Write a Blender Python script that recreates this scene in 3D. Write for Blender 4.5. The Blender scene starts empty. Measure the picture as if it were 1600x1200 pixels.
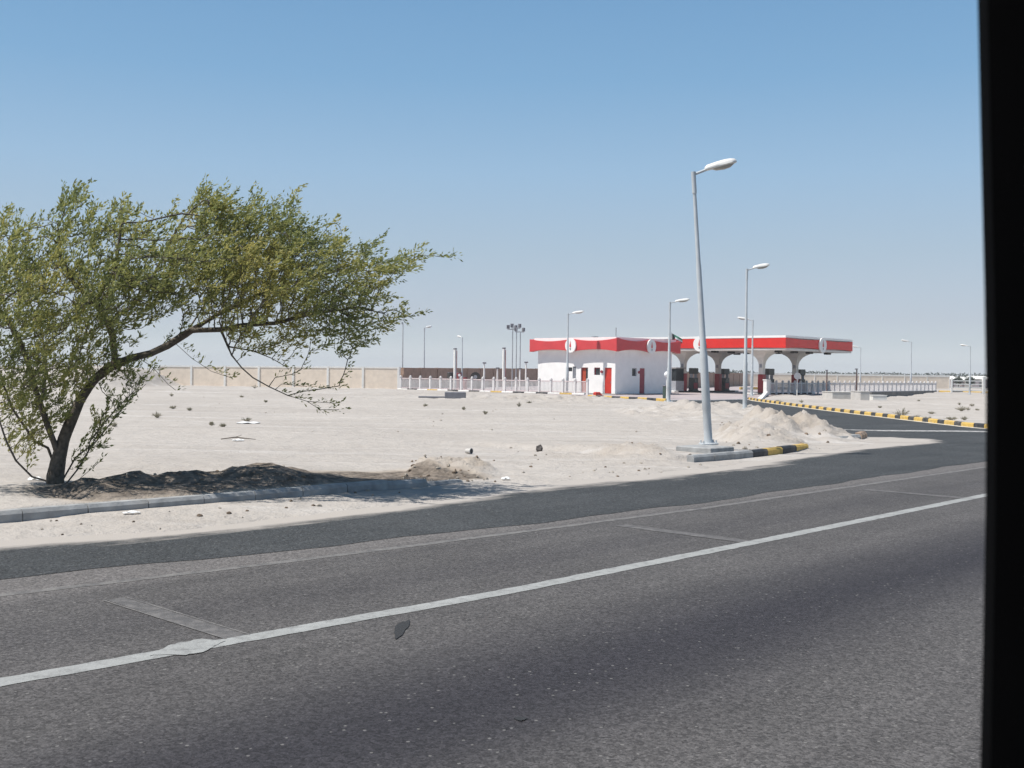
import bpy, math, random
import numpy as np
R_=math.radians
random.seed(7); rng=np.random.default_rng(11)
S=bpy.context.scene; COL=S.collection
# ------------------------------------------------------------------ camera
FPX=1690.; H=1.9; PITCH=math.atan(18.5/FPX); ROLL=0.0135
from mathutils import Matrix, Vector
fw=Vector((0,math.cos(PITCH),-math.sin(PITCH))); rt=Vector((1,0,0)); up=rt.cross(fw)
cr,sr=math.cos(ROLL),math.sin(ROLL)
r2=rt*cr+up*sr; u2=up*cr-rt*sr
cam=bpy.data.cameras.new('camera'); camo=bpy.data.objects.new('camera',cam); COL.objects.link(camo)
camo.matrix_world=Matrix(((r2.x,u2.x,-fw.x,0),(r2.y,u2.y,-fw.y,0),(r2.z,u2.z,-fw.z,H),(0,0,0,1)))
cam.sensor_width=36; cam.lens=FPX/1600*36; cam.clip_start=0.05; cam.clip_end=12000
cam.dof.use_dof=True; cam.dof.focus_distance=32; cam.dof.aperture_fstop=14
S.camera=camo
S.render.resolution_x=1024; S.render.resolution_y=768
# ------------------------------------------------------------------ light
SUN_AZ=Vector((-0.96,-0.28)).normalized(); SUN_EL=R_(61)
w=bpy.data.worlds.new("World"); S.world=w; w.use_nodes=True
nt=w.node_tree; nt.nodes.clear()
sky=nt.nodes.new('ShaderNodeTexSky'); sky.sky_type='NISHITA'; sky.sun_disc=False
sky.sun_elevation=SUN_EL; sky.sun_rotation=math.atan2(SUN_AZ.x,SUN_AZ.y)
sky.air_density=1.0; sky.dust_density=0.6; sky.ozone_density=2.0; sky.altitude=0
# dusty summer air: the clear-sky model blended with a pale haze that thins with elevation
geo=nt.nodes.new('ShaderNodeTexCoord'); sxyz=nt.nodes.new('ShaderNodeSeparateXYZ'); nt.links.new(geo.outputs['Generated'],sxyz.inputs[0])
rp=nt.nodes.new('ShaderNodeValToRGB'); nt.links.new(sxyz.outputs[2],rp.inputs[0]); el=rp.color_ramp.elements
stops=[(0.0,(.66,.71,.75)),(.018,(.56,.615,.665)),(.03,(.475,.54,.60)),(.05,(.425,.480,.565)),(.11,(.355,.455,.560)),(.18,(.285,.435,.600)),(.26,(.190,.360,.560)),(.36,(.135,.29,.50)),(.5,(.07,.16,.30)),(1.0,(.03,.075,.16))]
el[0].position=0; el[0].color=(*stops[0][1],1); el[1].position=1; el[1].color=(*stops[-1][1],1)
for p_,c_ in stops[1:-1]:
    e_=el.new(p_); e_.color=(*c_,1)
sc_=nt.nodes.new('ShaderNodeVectorMath'); sc_.operation='SCALE'; sc_.inputs['Scale'].default_value=0.085; nt.links.new(sky.outputs[0],sc_.inputs[0])
mxs=nt.nodes.new('ShaderNodeMix'); mxs.data_type='RGBA'; mxs.inputs['Factor'].default_value=.85; nt.links.new(sc_.outputs[0],mxs.inputs['A']); nt.links.new(rp.outputs[0],mxs.inputs['B'])
bg=nt.nodes.new('ShaderNodeBackground'); bg.inputs[1].default_value=1.0
wo=nt.nodes.new('ShaderNodeOutputWorld')
nt.links.new(mxs.outputs['Result'],bg.inputs[0]); nt.links.new(bg.outputs[0],wo.inputs[0])
sl=bpy.data.lights.new('sun','SUN'); sl.energy=4.7; sl.angle=R_(0.53); sl.color=(1,0.955,0.89)
so=bpy.data.objects.new('sun',sl); COL.objects.link(so)
sd=Vector((SUN_AZ.x*math.cos(SUN_EL),SUN_AZ.y*math.cos(SUN_EL),math.sin(SUN_EL)))
so.rotation_euler=sd.to_track_quat('Z','Y').to_euler(); so.location=(-20,-5,40)
S.view_settings.view_transform='Standard'; S.view_settings.look='None'; S.view_settings.gamma=1
S.view_settings.exposure=0.3; S.view_settings.use_curve_mapping=False
try: S.cycles.transparent_max_bounces=8; S.cycles.max_bounces=6
except Exception: pass
# ------------------------------------------------------------------ placing helpers
def ray(px,py):
    return r2*(px-800)+u2*(600-py)+fw*FPX
def G(px,py,z=0.):
    d=ray(px,py); t=(z-H)/d.z; return Vector((0,0,H))+d*t
def P(px,py,Y):
    d=ray(px,py); return Vector((0,0,H))+d*(Y/d.y)
AU=R_(44.4); DU=np.array([math.sin(AU),math.cos(AU)]); DV=np.array([-math.cos(AU),math.sin(AU)])
def UV(u,v): return DU*u+DV*v
# ------------------------------------------------------------------ numpy noise
def _hash(ix,iy,s):
    n=(ix*374761393+iy*668265263+s*974634777)&0x7fffffff
    n=((n^(n>>13))*1274126177)&0x7fffffff
    return ((n^(n>>16))&0xffff)/65535.
def vnoise(x,y,s=0):
    ix=np.floor(x).astype(np.int64); iy=np.floor(y).astype(np.int64); fx=x-ix; fy=y-iy
    fx=fx*fx*(3-2*fx); fy=fy*fy*(3-2*fy)
    a=_hash(ix,iy,s); b=_hash(ix+1,iy,s); c=_hash(ix,iy+1,s); d=_hash(ix+1,iy+1,s)
    return (a*(1-fx)+b*fx)*(1-fy)+(c*(1-fx)+d*fx)*fy
def fbm(x,y,o=4,s=0):
    r=0;a=.5
    for i in range(o): r=r+a*(vnoise(x,y,s+i*17)-.5)*2; x=x*2.03+3.1; y=y*2.03+1.7; a*=.5
    return r
def sst(x,a,b):
    t=np.clip((x-a)/(b-a),0,1); return t*t*(3-2*t)
# ------------------------------------------------------------------ materials
MATS={}
def mat(name,col,rough=.7,var=.12,scale=6.,bump=0.,metal=0.,spec=.5,col2=None,bscale=None,dirt=0.,dirtcol=(.42,.36,.29)):
    if name in MATS: return MATS[name]
    m=bpy.data.materials.new(name); m.use_nodes=True; n=m.node_tree.nodes; l=m.node_tree.links
    b=n['Principled BSDF']; b.inputs['Roughness'].default_value=rough; b.inputs['Metallic'].default_value=metal
    b.inputs['Specular IOR Level'].default_value=spec
    tc=n.new('ShaderNodeTexCoord'); no=n.new('ShaderNodeTexNoise'); no.inputs['Scale'].default_value=scale; no.inputs['Detail'].default_value=6
    l.new(tc.outputs['Object'],no.inputs['Vector'])
    mx=n.new('ShaderNodeMix'); mx.data_type='RGBA'
    c2=col2 or tuple(max(0,c*(1-var*2)) for c in col)
    c1=col if col2 else tuple(min(1,c*(1+var)) for c in col)
    mx.inputs['A'].default_value=(*c2,1); mx.inputs['B'].default_value=(*c1,1)
    mr=n.new('ShaderNodeMapRange'); mr.inputs[1].default_value=.3; mr.inputs[2].default_value=.7
    l.new(no.outputs['Fac'],mr.inputs[0]); l.new(mr.outputs[0],mx.inputs['Factor'])
    out=mx.outputs['Result']
    if dirt:
        n2=n.new('ShaderNodeTexNoise'); n2.inputs['Scale'].default_value=scale*.35; n2.inputs['Detail'].default_value=8; n2.inputs['Roughness'].default_value=.7
        l.new(tc.outputs['Object'],n2.inputs['Vector'])
        m2=n.new('ShaderNodeMapRange'); m2.inputs[1].default_value=.5; m2.inputs[2].default_value=.75; m2.inputs[4].default_value=dirt
        l.new(n2.outputs['Fac'],m2.inputs[0])
        x2=n.new('ShaderNodeMix'); x2.data_type='RGBA'; x2.inputs['B'].default_value=(*dirtcol,1)
        l.new(out,x2.inputs['A']); l.new(m2.outputs[0],x2.inputs['Factor']); out=x2.outputs['Result']
    l.new(out,b.inputs['Base Color'])
    if bump:
        bn=n.new('ShaderNodeTexNoise'); bn.inputs['Scale'].default_value=bscale or scale*4; bn.inputs['Detail'].default_value=8
        l.new(tc.outputs['Object'],bn.inputs['Vector'])
        bp=n.new('ShaderNodeBump'); bp.inputs['Strength'].default_value=bump; bp.inputs['Distance'].default_value=.02
        l.new(bn.outputs['Fac'],bp.inputs['Height']); l.new(bp.outputs[0],b.inputs['Normal'])
    MATS[name]=m; return m
# ------------------------------------------------------------------ mesh builder
class MB:
    def __init__(s): s.v=[]; s.f=[]; s.m=[]; s.mi=0
    def add(s,vs,fs,mi=None):
        o=len(s.v); s.v+= [tuple(p) for p in vs]; s.f+=[tuple(i+o for i in f) for f in fs]; s.m+=[s.mi if mi is None else mi]*len(fs); return s
    def box(s,c,sz,rz=0.,mi=None,bev=0.):
        cx,cy,cz=c; x,y,z=sz[0]/2,sz[1]/2,sz[2]/2; ca,sa=math.cos(rz),math.sin(rz)
        def T(a,b,d): return (cx+a*ca-b*sa,cy+a*sa+b*ca,cz+d)
        if bev<=0:
            vs=[T(-x,-y,-z),T(x,-y,-z),T(x,y,-z),T(-x,y,-z),T(-x,-y,z),T(x,-y,z),T(x,y,z),T(-x,y,z)]
            return s.add(vs,[(0,3,2,1),(4,5,6,7),(0,1,5,4),(1,2,6,5),(2,3,7,6),(3,0,4,7)],mi)
        b=bev; vs=[]
        for zz,k in ((-z,b),(-z+b,0),(z-b,0),(z,b)):
            vs+=[T(-x+k,-y+k,zz),T(x-k,-y+k,zz),T(x-k,y-k,zz),T(-x+k,y-k,zz)]
        fs=[(0,3,2,1),(12,13,14,15)]
        for r in range(3):
            for i in range(4): fs.append((r*4+i,r*4+(i+1)%4,r*4+4+(i+1)%4,r*4+4+i))
        return s.add(vs,fs,mi)
    def prism(s,poly,z0,z1,mi=None):
        n=len(poly); vs=[(p[0],p[1],z0) for p in poly]+[(p[0],p[1],z1) for p in poly]
        fs=[tuple(range(n-1,-1,-1)),tuple(range(n,2*n))]+[(i,(i+1)%n,n+(i+1)%n,n+i) for i in range(n)]
        return s.add(vs,fs,mi)
    def tube(s,pts,rad,n=8,mi=None,cap=True):
        pts=[Vector(p) for p in pts]; rad=rad if hasattr(rad,'__len__') else [rad]*len(pts)
        vs=[];fs=[]; 
        for i,p in enumerate(pts):
            t=(pts[min(i+1,len(pts)-1)]-pts[max(i-1,0)]).normalized()
            a=Vector((0,0,1)) if abs(t.z)<.9 else Vector((1,0,0))
            if i==0: e1=t.cross(a).normalized()
            else: e1=(e1-t*e1.dot(t)).normalized()
            e2=t.cross(e1)
            for k in range(n):
                an=2*math.pi*k/n; vs.append(tuple(p+e1*math.cos(an)*rad[i]+e2*math.sin(an)*rad[i]))
        for i in range(len(pts)-1):
            for k in range(n): fs.append((i*n+k,i*n+(k+1)%n,(i+1)*n+(k+1)%n,(i+1)*n+k))
        if cap: fs.append(tuple(range(n-1,-1,-1))); fs.append(tuple(range((len(pts)-1)*n,len(pts)*n)))
        return s.add(vs,fs,mi)
    def disc(s,c,nrm,r,t,n=28,mi=None,ry=None):   # flat round plate, thickness t, facing nrm (horizontal)
        nrm=Vector(nrm).normalized(); e1=Vector((-nrm.y,nrm.x,0)).normalized(); e2=Vector((0,0,1)); c=Vector(c); ry=ry or r
        vs=[];
        for d in (0,t):
            for k in range(n):
                a=2*math.pi*k/n; vs.append(tuple(c+nrm*d+e1*math.cos(a)*r+e2*math.sin(a)*ry))
        fs=[tuple(range(n-1,-1,-1)),tuple(range(n,2*n))]+[(k,(k+1)%n,n+(k+1)%n,n+k) for k in range(n)]
        return s.add(vs,fs,mi)
    def build(s,name,mats,parent=None,smooth=False,world=True):
        me=bpy.data.meshes.new(name); 
        off=Vector((0,0,0))
        if parent is not None and world: off=WLOC(parent)
        vs=[(a-off.x,b-off.y,c-off.z) for a,b,c in s.v]
        me.from_pydata(vs,[],s.f); me.update()
        for m in (mats if isinstance(mats,(list,tuple)) else [mats]): me.materials.append(m)
        if any(s.m): me.polygons.foreach_set('material_index',s.m)
        if smooth:
            me.shade_smooth() if hasattr(me,'shade_smooth') else None
            try: me.set_sharp_from_angle(angle=R_(40))
            except Exception: pass
        o=bpy.data.objects.new(name,me); COL.objects.link(o)
        if parent is not None: o.parent=parent
        return o
def WLOC(o):
    r=Vector(o.location); p=o.parent
    while p is not None: r+=Vector(p.location); p=p.parent
    return r
def tag(o,label=None,cat=None,group=None,kind=None):
    if label: o['label']=label
    if cat: o['category']=cat
    if group: o['group']=group
    if kind: o['kind']=kind
    return o
def thing(name,label,cat,loc=(0,0,0),rz=0,group=None):
    o=bpy.data.objects.new(name,None); COL.objects.link(o); o.location=loc; o.rotation_euler=(0,0,rz); o.empty_display_size=.3
    return tag(o,label,cat,group)
def copy_tree(o,parent=None):
    c=o.copy(); COL.objects.link(c)
    if parent is not None: c.parent=parent
    for ch in list(o.children): copy_tree(ch,c)
    return c
def npmesh(name,V,F,mats,parent=None,loc=None,attrs=None,smooth=False):
    me=bpy.data.meshes.new(name); k=F.shape[1]
    me.vertices.add(len(V)); me.vertices.foreach_set('co',np.asarray(V,np.float32).ravel())
    me.loops.add(F.size); me.loops.foreach_set('vertex_index',F.ravel().astype(np.int32))
    me.polygons.add(len(F)); me.polygons.foreach_set('loop_start',(np.arange(len(F))*k).astype(np.int32))
    try: me.polygons.foreach_set('loop_total',np.full(len(F),k,np.int32))
    except Exception: pass
    me.polygons.foreach_set('use_smooth',np.full(len(F),bool(smooth)))
    me.update(calc_edges=True); me.validate()
    for m in mats: me.materials.append(m)
    for an,(dom,arr) in (attrs or {}).items():
        a=me.attributes.new(an,'FLOAT',dom); a.data.foreach_set('value',np.asarray(arr,np.float32))
    o=bpy.data.objects.new(name,me); COL.objects.link(o)
    if parent is not None: o.parent=parent
    if loc is not None: o.location=loc
    return o
# ================================================================== GROUND AND ROADS
def seg_dist(x,y,poly):
    d=np.full(x.shape,1e9); n=len(poly); ins=np.zeros(x.shape,bool)
    for i in range(n):
        ax,ay=poly[i]; bx,by=poly[(i+1)%n]; ex,ey=bx-ax,by-ay; L=ex*ex+ey*ey+1e-12
        t=np.clip(((x-ax)*ex+(y-ay)*ey)/L,0,1); d=np.minimum(d,np.hypot(x-ax-t*ex,y-ay-t*ey))
        c=((ay>y)!=(by>y))&(x<(bx-ax)*(y-ay)/(by-ay+1e-12)+ax); ins^=c
    return np.where(ins,-d,d)
edge_uv=[(-200,12.0),(0,12.0),(4.4,11.9),(6.4,11.45),(9.6,11.6),(13.7,12.35),(15.9,12.25),(18,12.3),(21.5,12.75),(25.3,13.3),(28.5,13.8),(30.6,14.5)]
main_poly=[tuple(UV(u,v)) for u,v in edge_uv]
mouth=[(11.25,32.3),(11.4,34.5),(11.7,38),(12.2,44),(12.8,52),(13.2,60),(12.2,68),(11.6,75.5)]
rightside=[(18.1,84),(17.9,76),(17.7,60),(17.55,57.4),(17.65,52),(17.75,46),(17.85,41.5),(18.2,39.5),(19.6,37.8),(22.5,38.6)]
mainR=[tuple(UV(u,v)) for u,v in [(45,13.3),(60,13.0),(300,13.0),(300,-9),(-200,-9)]]
road_poly=main_poly+mouth+rightside+mainR
pad_poly=[(5.8,91),(10.9,76.1),(18.2,82.5),(25.4,105),(55.5,141),(60,150),(42,200),(3,155),(-12,111.8),(-11.3,108.5)]
def smat(name,builder):
    m=bpy.data.materials.new(name); m.use_nodes=True; builder(m.node_tree.nodes,m.node_tree.links,m.node_tree.nodes['Principled BSDF']); MATS[name]=m; return m
def N(n,t,**k):
    o=n.new(t)
    for a,b in k.items():
        if a.startswith('_'): o.inputs[a[1:].replace('_',' ')].default_value=b
        else: setattr(o,a,b)
    return o
def noise(n,l,vec,scale,detail=5,rough=.5,lo=.35,hi=.65,tlo=0.,thi=1.):
    a=n.new('ShaderNodeTexNoise'); a.inputs['Scale'].default_value=scale; a.inputs['Detail'].default_value=detail; a.inputs['Roughness'].default_value=rough
    l.new(vec,a.inputs['Vector']); b=n.new('ShaderNodeMapRange'); b.inputs[1].default_value=lo; b.inputs[2].default_value=hi; b.inputs[3].default_value=tlo; b.inputs[4].default_value=thi
    l.new(a.outputs['Fac'],b.inputs[0]); return b.outputs[0]
def mixc(n,l,f,a,b,blend='MIX'):
    m=n.new('ShaderNodeMix'); m.data_type='RGBA'; m.blend_type=blend
    for s_,k in ((f,'Factor'),(a,'A'),(b,'B')):
        if isinstance(s_,(int,float)): m.inputs[k].default_value=s_
        elif isinstance(s_,tuple): m.inputs[k].default_value=(*s_,1)
        else: l.new(s_,m.inputs[k])
    return m.outputs['Result']
def math_(n,l,op,a,b=0.):
    m=n.new('ShaderNodeMath'); m.operation=op
    for i,s_ in enumerate((a,b)):
        if isinstance(s_,(int,float)): m.inputs[i].default_value=s_
        else: l.new(s_,m.inputs[i])
    return m.outputs[0]
def sand_shader(n,l,b):
    tc=n.new('ShaderNodeTexCoord').outputs['Object']; b.inputs['Roughness'].default_value=.95; b.inputs['Specular IOR Level'].default_value=.15
    c=mixc(n,l,noise(n,l,tc,.09,6,.6,.35,.65),(.40,.368,.337),(.475,.442,.407))
    mp=n.new('ShaderNodeMapping'); mp.inputs['Scale'].default_value=(.25,1.6,1); l.new(tc,mp.inputs['Vector'])
    c=mixc(n,l,noise(n,l,mp.outputs[0],.8,6,.65,.45,.75,0,.35),c,(.345,.31,.275))
    mp2=n.new('ShaderNodeMapping'); mp2.inputs['Rotation'].default_value=(0,0,.35); mp2.inputs['Scale'].default_value=(.07,1.1,1); l.new(tc,mp2.inputs['Vector'])
    c=mixc(n,l,noise(n,l,mp2.outputs[0],1.,5,.6,.55,.7,0,.6),c,(.345,.315,.285))
    mp3=n.new('ShaderNodeMapping'); mp3.inputs['Rotation'].default_value=(0,0,-.12); mp3.inputs['Scale'].default_value=(.05,.8,1); l.new(tc,mp3.inputs['Vector'])
    c=mixc(n,l,noise(n,l,mp3.outputs[0],1.,5,.6,.55,.68,0,.8),c,(.53,.505,.48))
    c=mixc(n,l,noise(n,l,tc,2.2,8,.7,.45,.8,0,.45),c,(.32,.28,.24))
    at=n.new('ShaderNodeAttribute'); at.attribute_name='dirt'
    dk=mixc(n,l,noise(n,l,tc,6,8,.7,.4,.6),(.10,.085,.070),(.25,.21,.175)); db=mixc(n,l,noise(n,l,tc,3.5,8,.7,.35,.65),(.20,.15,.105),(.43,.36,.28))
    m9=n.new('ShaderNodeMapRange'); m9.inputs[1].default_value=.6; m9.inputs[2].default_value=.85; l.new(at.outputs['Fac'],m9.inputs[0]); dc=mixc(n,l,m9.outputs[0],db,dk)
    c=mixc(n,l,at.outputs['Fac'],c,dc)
    vo=n.new('ShaderNodeTexVoronoi'); vo.inputs['Scale'].default_value=9.; l.new(tc,vo.inputs['Vector'])
    sp=n.new('ShaderNodeMapRange'); sp.inputs[1].default_value=.16; sp.inputs[2].default_value=.06; l.new(vo.outputs['Distance'],sp.inputs[0])
    sel=noise(n,l,tc,1.3,3,.6,.52,.6); k=math_(n,l,'MULTIPLY',sp.outputs[0],sel); k=math_(n,l,'MULTIPLY',k,.5)
    c=mixc(n,l,k,c,(.19,.16,.13))
    l.new(c,b.inputs['Base Color'])
    h=noise(n,l,tc,7,12,.66,.2,.8); h2=noise(n,l,tc,40.,4,.6,.2,.8,0,.15); hh=math_(n,l,'ADD',h,h2)
    bp=n.new('ShaderNodeBump'); bp.inputs['Strength'].default_value=.5; bp.inputs['Distance'].default_value=.05; l.new(hh,bp.inputs['Height'])
    bp2=n.new('ShaderNodeBump'); bp2.inputs['Strength'].default_value=.4; bp2.inputs['Distance'].default_value=.3; l.new(noise(n,l,tc,1.2,7,.62,.2,.8),bp2.inputs['Height']); l.new(bp.outputs[0],bp2.inputs['Normal']); l.new(bp2.outputs[0],b.inputs['Normal'])
M_sand=smat('sand',sand_shader)
def asph_shader(dark,light,sandc=0.,agg=1.,lanes=False):
    def f(n,l,b):
        tc=n.new('ShaderNodeTexCoord').outputs['Object']; b.inputs['Roughness'].default_value=.85; b.inputs['Specular IOR Level'].default_value=.3
        c=mixc(n,l,noise(n,l,tc,.5,6,.6,.3,.7),dark,light)
        sx=n.new('ShaderNodeSeparateXYZ'); l.new(tc,sx.inputs[0])
        vv=math_(n,l,'ADD',math_(n,l,'MULTIPLY',sx.outputs[0],float(DV[0])),math_(n,l,'MULTIPLY',sx.outputs[1],float(DV[1])))
        uu=math_(n,l,'ADD',math_(n,l,'MULTIPLY',sx.outputs[0],float(DU[0])),math_(n,l,'MULTIPLY',sx.outputs[1],float(DU[1])))
        cb=n.new('ShaderNodeCombineXYZ'); l.new(math_(n,l,'MULTIPLY',uu,.12),cb.inputs[0]); l.new(vv,cb.inputs[1])
        c=mixc(n,l,noise(n,l,cb.outputs[0],1.3,5,.6,.35,.7,0,.55),c,tuple(x*.70 for x in dark))
        c=mixc(n,l,noise(n,l,cb.outputs[0],3.1,7,.65,.48,.72,0,.35),c,tuple(x*1.6 for x in dark))
        c=mixc(n,l,noise(n,l,tc,.35,7,.7,.5,.7,0,.3),c,tuple(x*1.45 for x in dark))
        c=mixc(n,l,noise(n,l,tc,.8,8,.75,.6,.72,0,.4),c,tuple(x*.6 for x in dark))
        if lanes:   # oil and rubber worn into the wheel paths
            wob=noise(n,l,cb.outputs[0],.7,3,.5,.2,.8,-.25,.25)
            for v0,wd,a in ((4.5,1.0,.9),(1.6,.5,.25),(7.6,.5,.22),(-2.5,.8,.5)):
                d=math_(n,l,'ABSOLUTE',math_(n,l,'ADD',math_(n,l,'SUBTRACT',vv,v0),wob))
                mr=n.new('ShaderNodeMapRange'); mr.interpolation_type='SMOOTHSTEP'; mr.inputs[1].default_value=wd*1.5; mr.inputs[2].default_value=0.; mr.inputs[4].default_value=a; l.new(d,mr.inputs[0])
                c=mixc(n,l,mr.outputs[0],c,tuple(x*.34 for x in dark[:2])+(dark[2]*.42,))
        if lanes:   # dust gathered at the outer edge of the old surface
            mr=n.new('ShaderNodeMapRange'); mr.interpolation_type='SMOOTHSTEP'; mr.inputs[1].default_value=8.7; mr.inputs[2].default_value=9.3; mr.inputs[4].default_value=.8; l.new(vv,mr.inputs[0])
            c=mixc(n,l,mr.outputs[0],c,(.145,.135,.13))
        # aggregate grain
        for sc,am in ((52.,.6),(120.,.45)):
            vo=n.new('ShaderNodeTexVoronoi'); vo.inputs['Scale'].default_value=sc; l.new(tc,vo.inputs['Vector'])
            rgb=n.new('ShaderNodeSeparateColor'); l.new(vo.outputs['Color'],rgb.inputs[0])
            m1=n.new('ShaderNodeMapRange'); m1.inputs[3].default_value=1-am*agg; m1.inputs[4].default_value=1+am*agg; l.new(rgb.outputs[0],m1.inputs[0])
            v=n.new('ShaderNodeVectorMath'); v.operation='SCALE'; l.new(c,v.inputs[0]); l.new(m1.outputs[0],v.inputs['Scale']); c=v.outputs[0]
        # pale stone chips
        vo=n.new('ShaderNodeTexVoronoi'); vo.inputs['Scale'].default_value=30.; l.new(tc,vo.inputs['Vector'])
        rgb=n.new('ShaderNodeSeparateColor'); l.new(vo.outputs['Color'],rgb.inputs[0])
        k=math_(n,l,'MULTIPLY',math_(n,l,'GREATER_THAN',rgb.outputs[1],.955),math_(n,l,'LESS_THAN',vo.outputs['Distance'],.3))
        c=mixc(n,l,math_(n,l,'MULTIPLY',k,.4),c,(.32,.31,.29))
        if sandc:
            at=n.new('ShaderNodeAttribute'); at.attribute_name='sandy'
            nz=noise(n,l,tc,1.1,9,.75,.25,.75); nz2=noise(n,l,cb.outputs[0],5,6,.6,.3,.7)
            q=math_(n,l,'ADD',math_(n,l,'MULTIPLY',nz,.5),math_(n,l,'MULTIPLY',nz2,.5))
            q=math_(n,l,'SUBTRACT',math_(n,l,'MULTIPLY',at.outputs['Fac'],1.7),q)
            mr=n.new('ShaderNodeMapRange'); mr.inputs[1].default_value=-.1; mr.inputs[2].default_value=.5; l.new(q,mr.inputs[0])
            c=mixc(n,l,mr.outputs[0],c,(.41,.375,.34))
        l.new(c,b.inputs['Base Color'])
        h=noise(n,l,tc,60.,4,.6,.2,.8)
        bp=n.new('ShaderNodeBump'); bp.inputs['Strength'].default_value=.5; bp.inputs['Distance'].default_value=.012; l.new(h,bp.inputs['Height']); l.new(bp.outputs[0],b.inputs['Normal'])
    return f
M_asph=smat('old_asphalt',asph_shader((.080,.0755,.074),(.104,.098,.096),1.,.65,True))
M_asph2=smat('new_asphalt',asph_shader((.042,.045,.047),(.064,.067,.069),1.,.9))

# --- height of the sand
def on_v(px,py,v):      # point above the line v=const seen at this pixel
    d=ray(px,py); den=DV[0]*d.x+DV[1]*d.y; t=v/den; return (DU[0]*d.x+DU[1]*d.y)*t, H+d.z*t
K1=sorted([on_v(a,b,14.75) for a,b in [(105,768),(130,755),(150,749),(200,747),(218,743),(235,746),(250,746),(280,738),(300,735),(325,742),(345,735),(375,723),(400,720),(430,726),(480,736),(520,744),(560,739),(600,741),(640,748),(690,760)]])
def crest(lst,Y):
    r=[]
    for a,b in lst:
        p=P(a,b,Y); r.append((p.x,p.z))
    return sorted(r)
RID=[ # crest list, Y, width toward camera, width away, roughness, dirt
 (crest([(590,765),(625,742),(650,727),(672,718),(700,722),(740,718),(770,733),(800,745),(840,754)],20.3),20.3,1.15,.8,1.1,.6),
 (crest([(740,722),(790,708),(850,706),(900,706),(950,703),(1000,701),(1035,704),(1060,712)],24.8),24.8,1.8,1.5,.6,.5),
 (crest([(1060,700),(1110,682),(1150,664),(1180,646),(1194,637),(1207,636),(1220,644),(1234,657),(1246,647),(1257,644),(1268,650),(1280,660),(1300,668),(1330,680)],34.2),34.2,2.1,1.3,1.5,.6),
 (crest([(1110,703),(1130,690),(1145,676),(1168,668),(1210,672),(1235,684),(1262,694),(1300,702)],30.6),30.6,1.3,2.6,1.2,.45),
 (crest([(960,640),(1000,637),(1030,634),(1048,631),(1062,627),(1078,629),(1092,627),(1110,630),(1130,629),(1150,629),(1168,633),(1185,642)],54.),54.,9.,3.,1.0,.1),
 (crest([(300,615),(500,616),(630,617.5),(700,618),(800,618.5),(900,619.5),(960,621.5),(1010,625)],82.),82.,14.,3.,.9,.45),
 (crest([(-500,572),(-200,572),(0,572),(100,573),(185,575),(215,577),(240,585),(262,603)],111.),111.,14.,8.,.6,.1),
]
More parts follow.
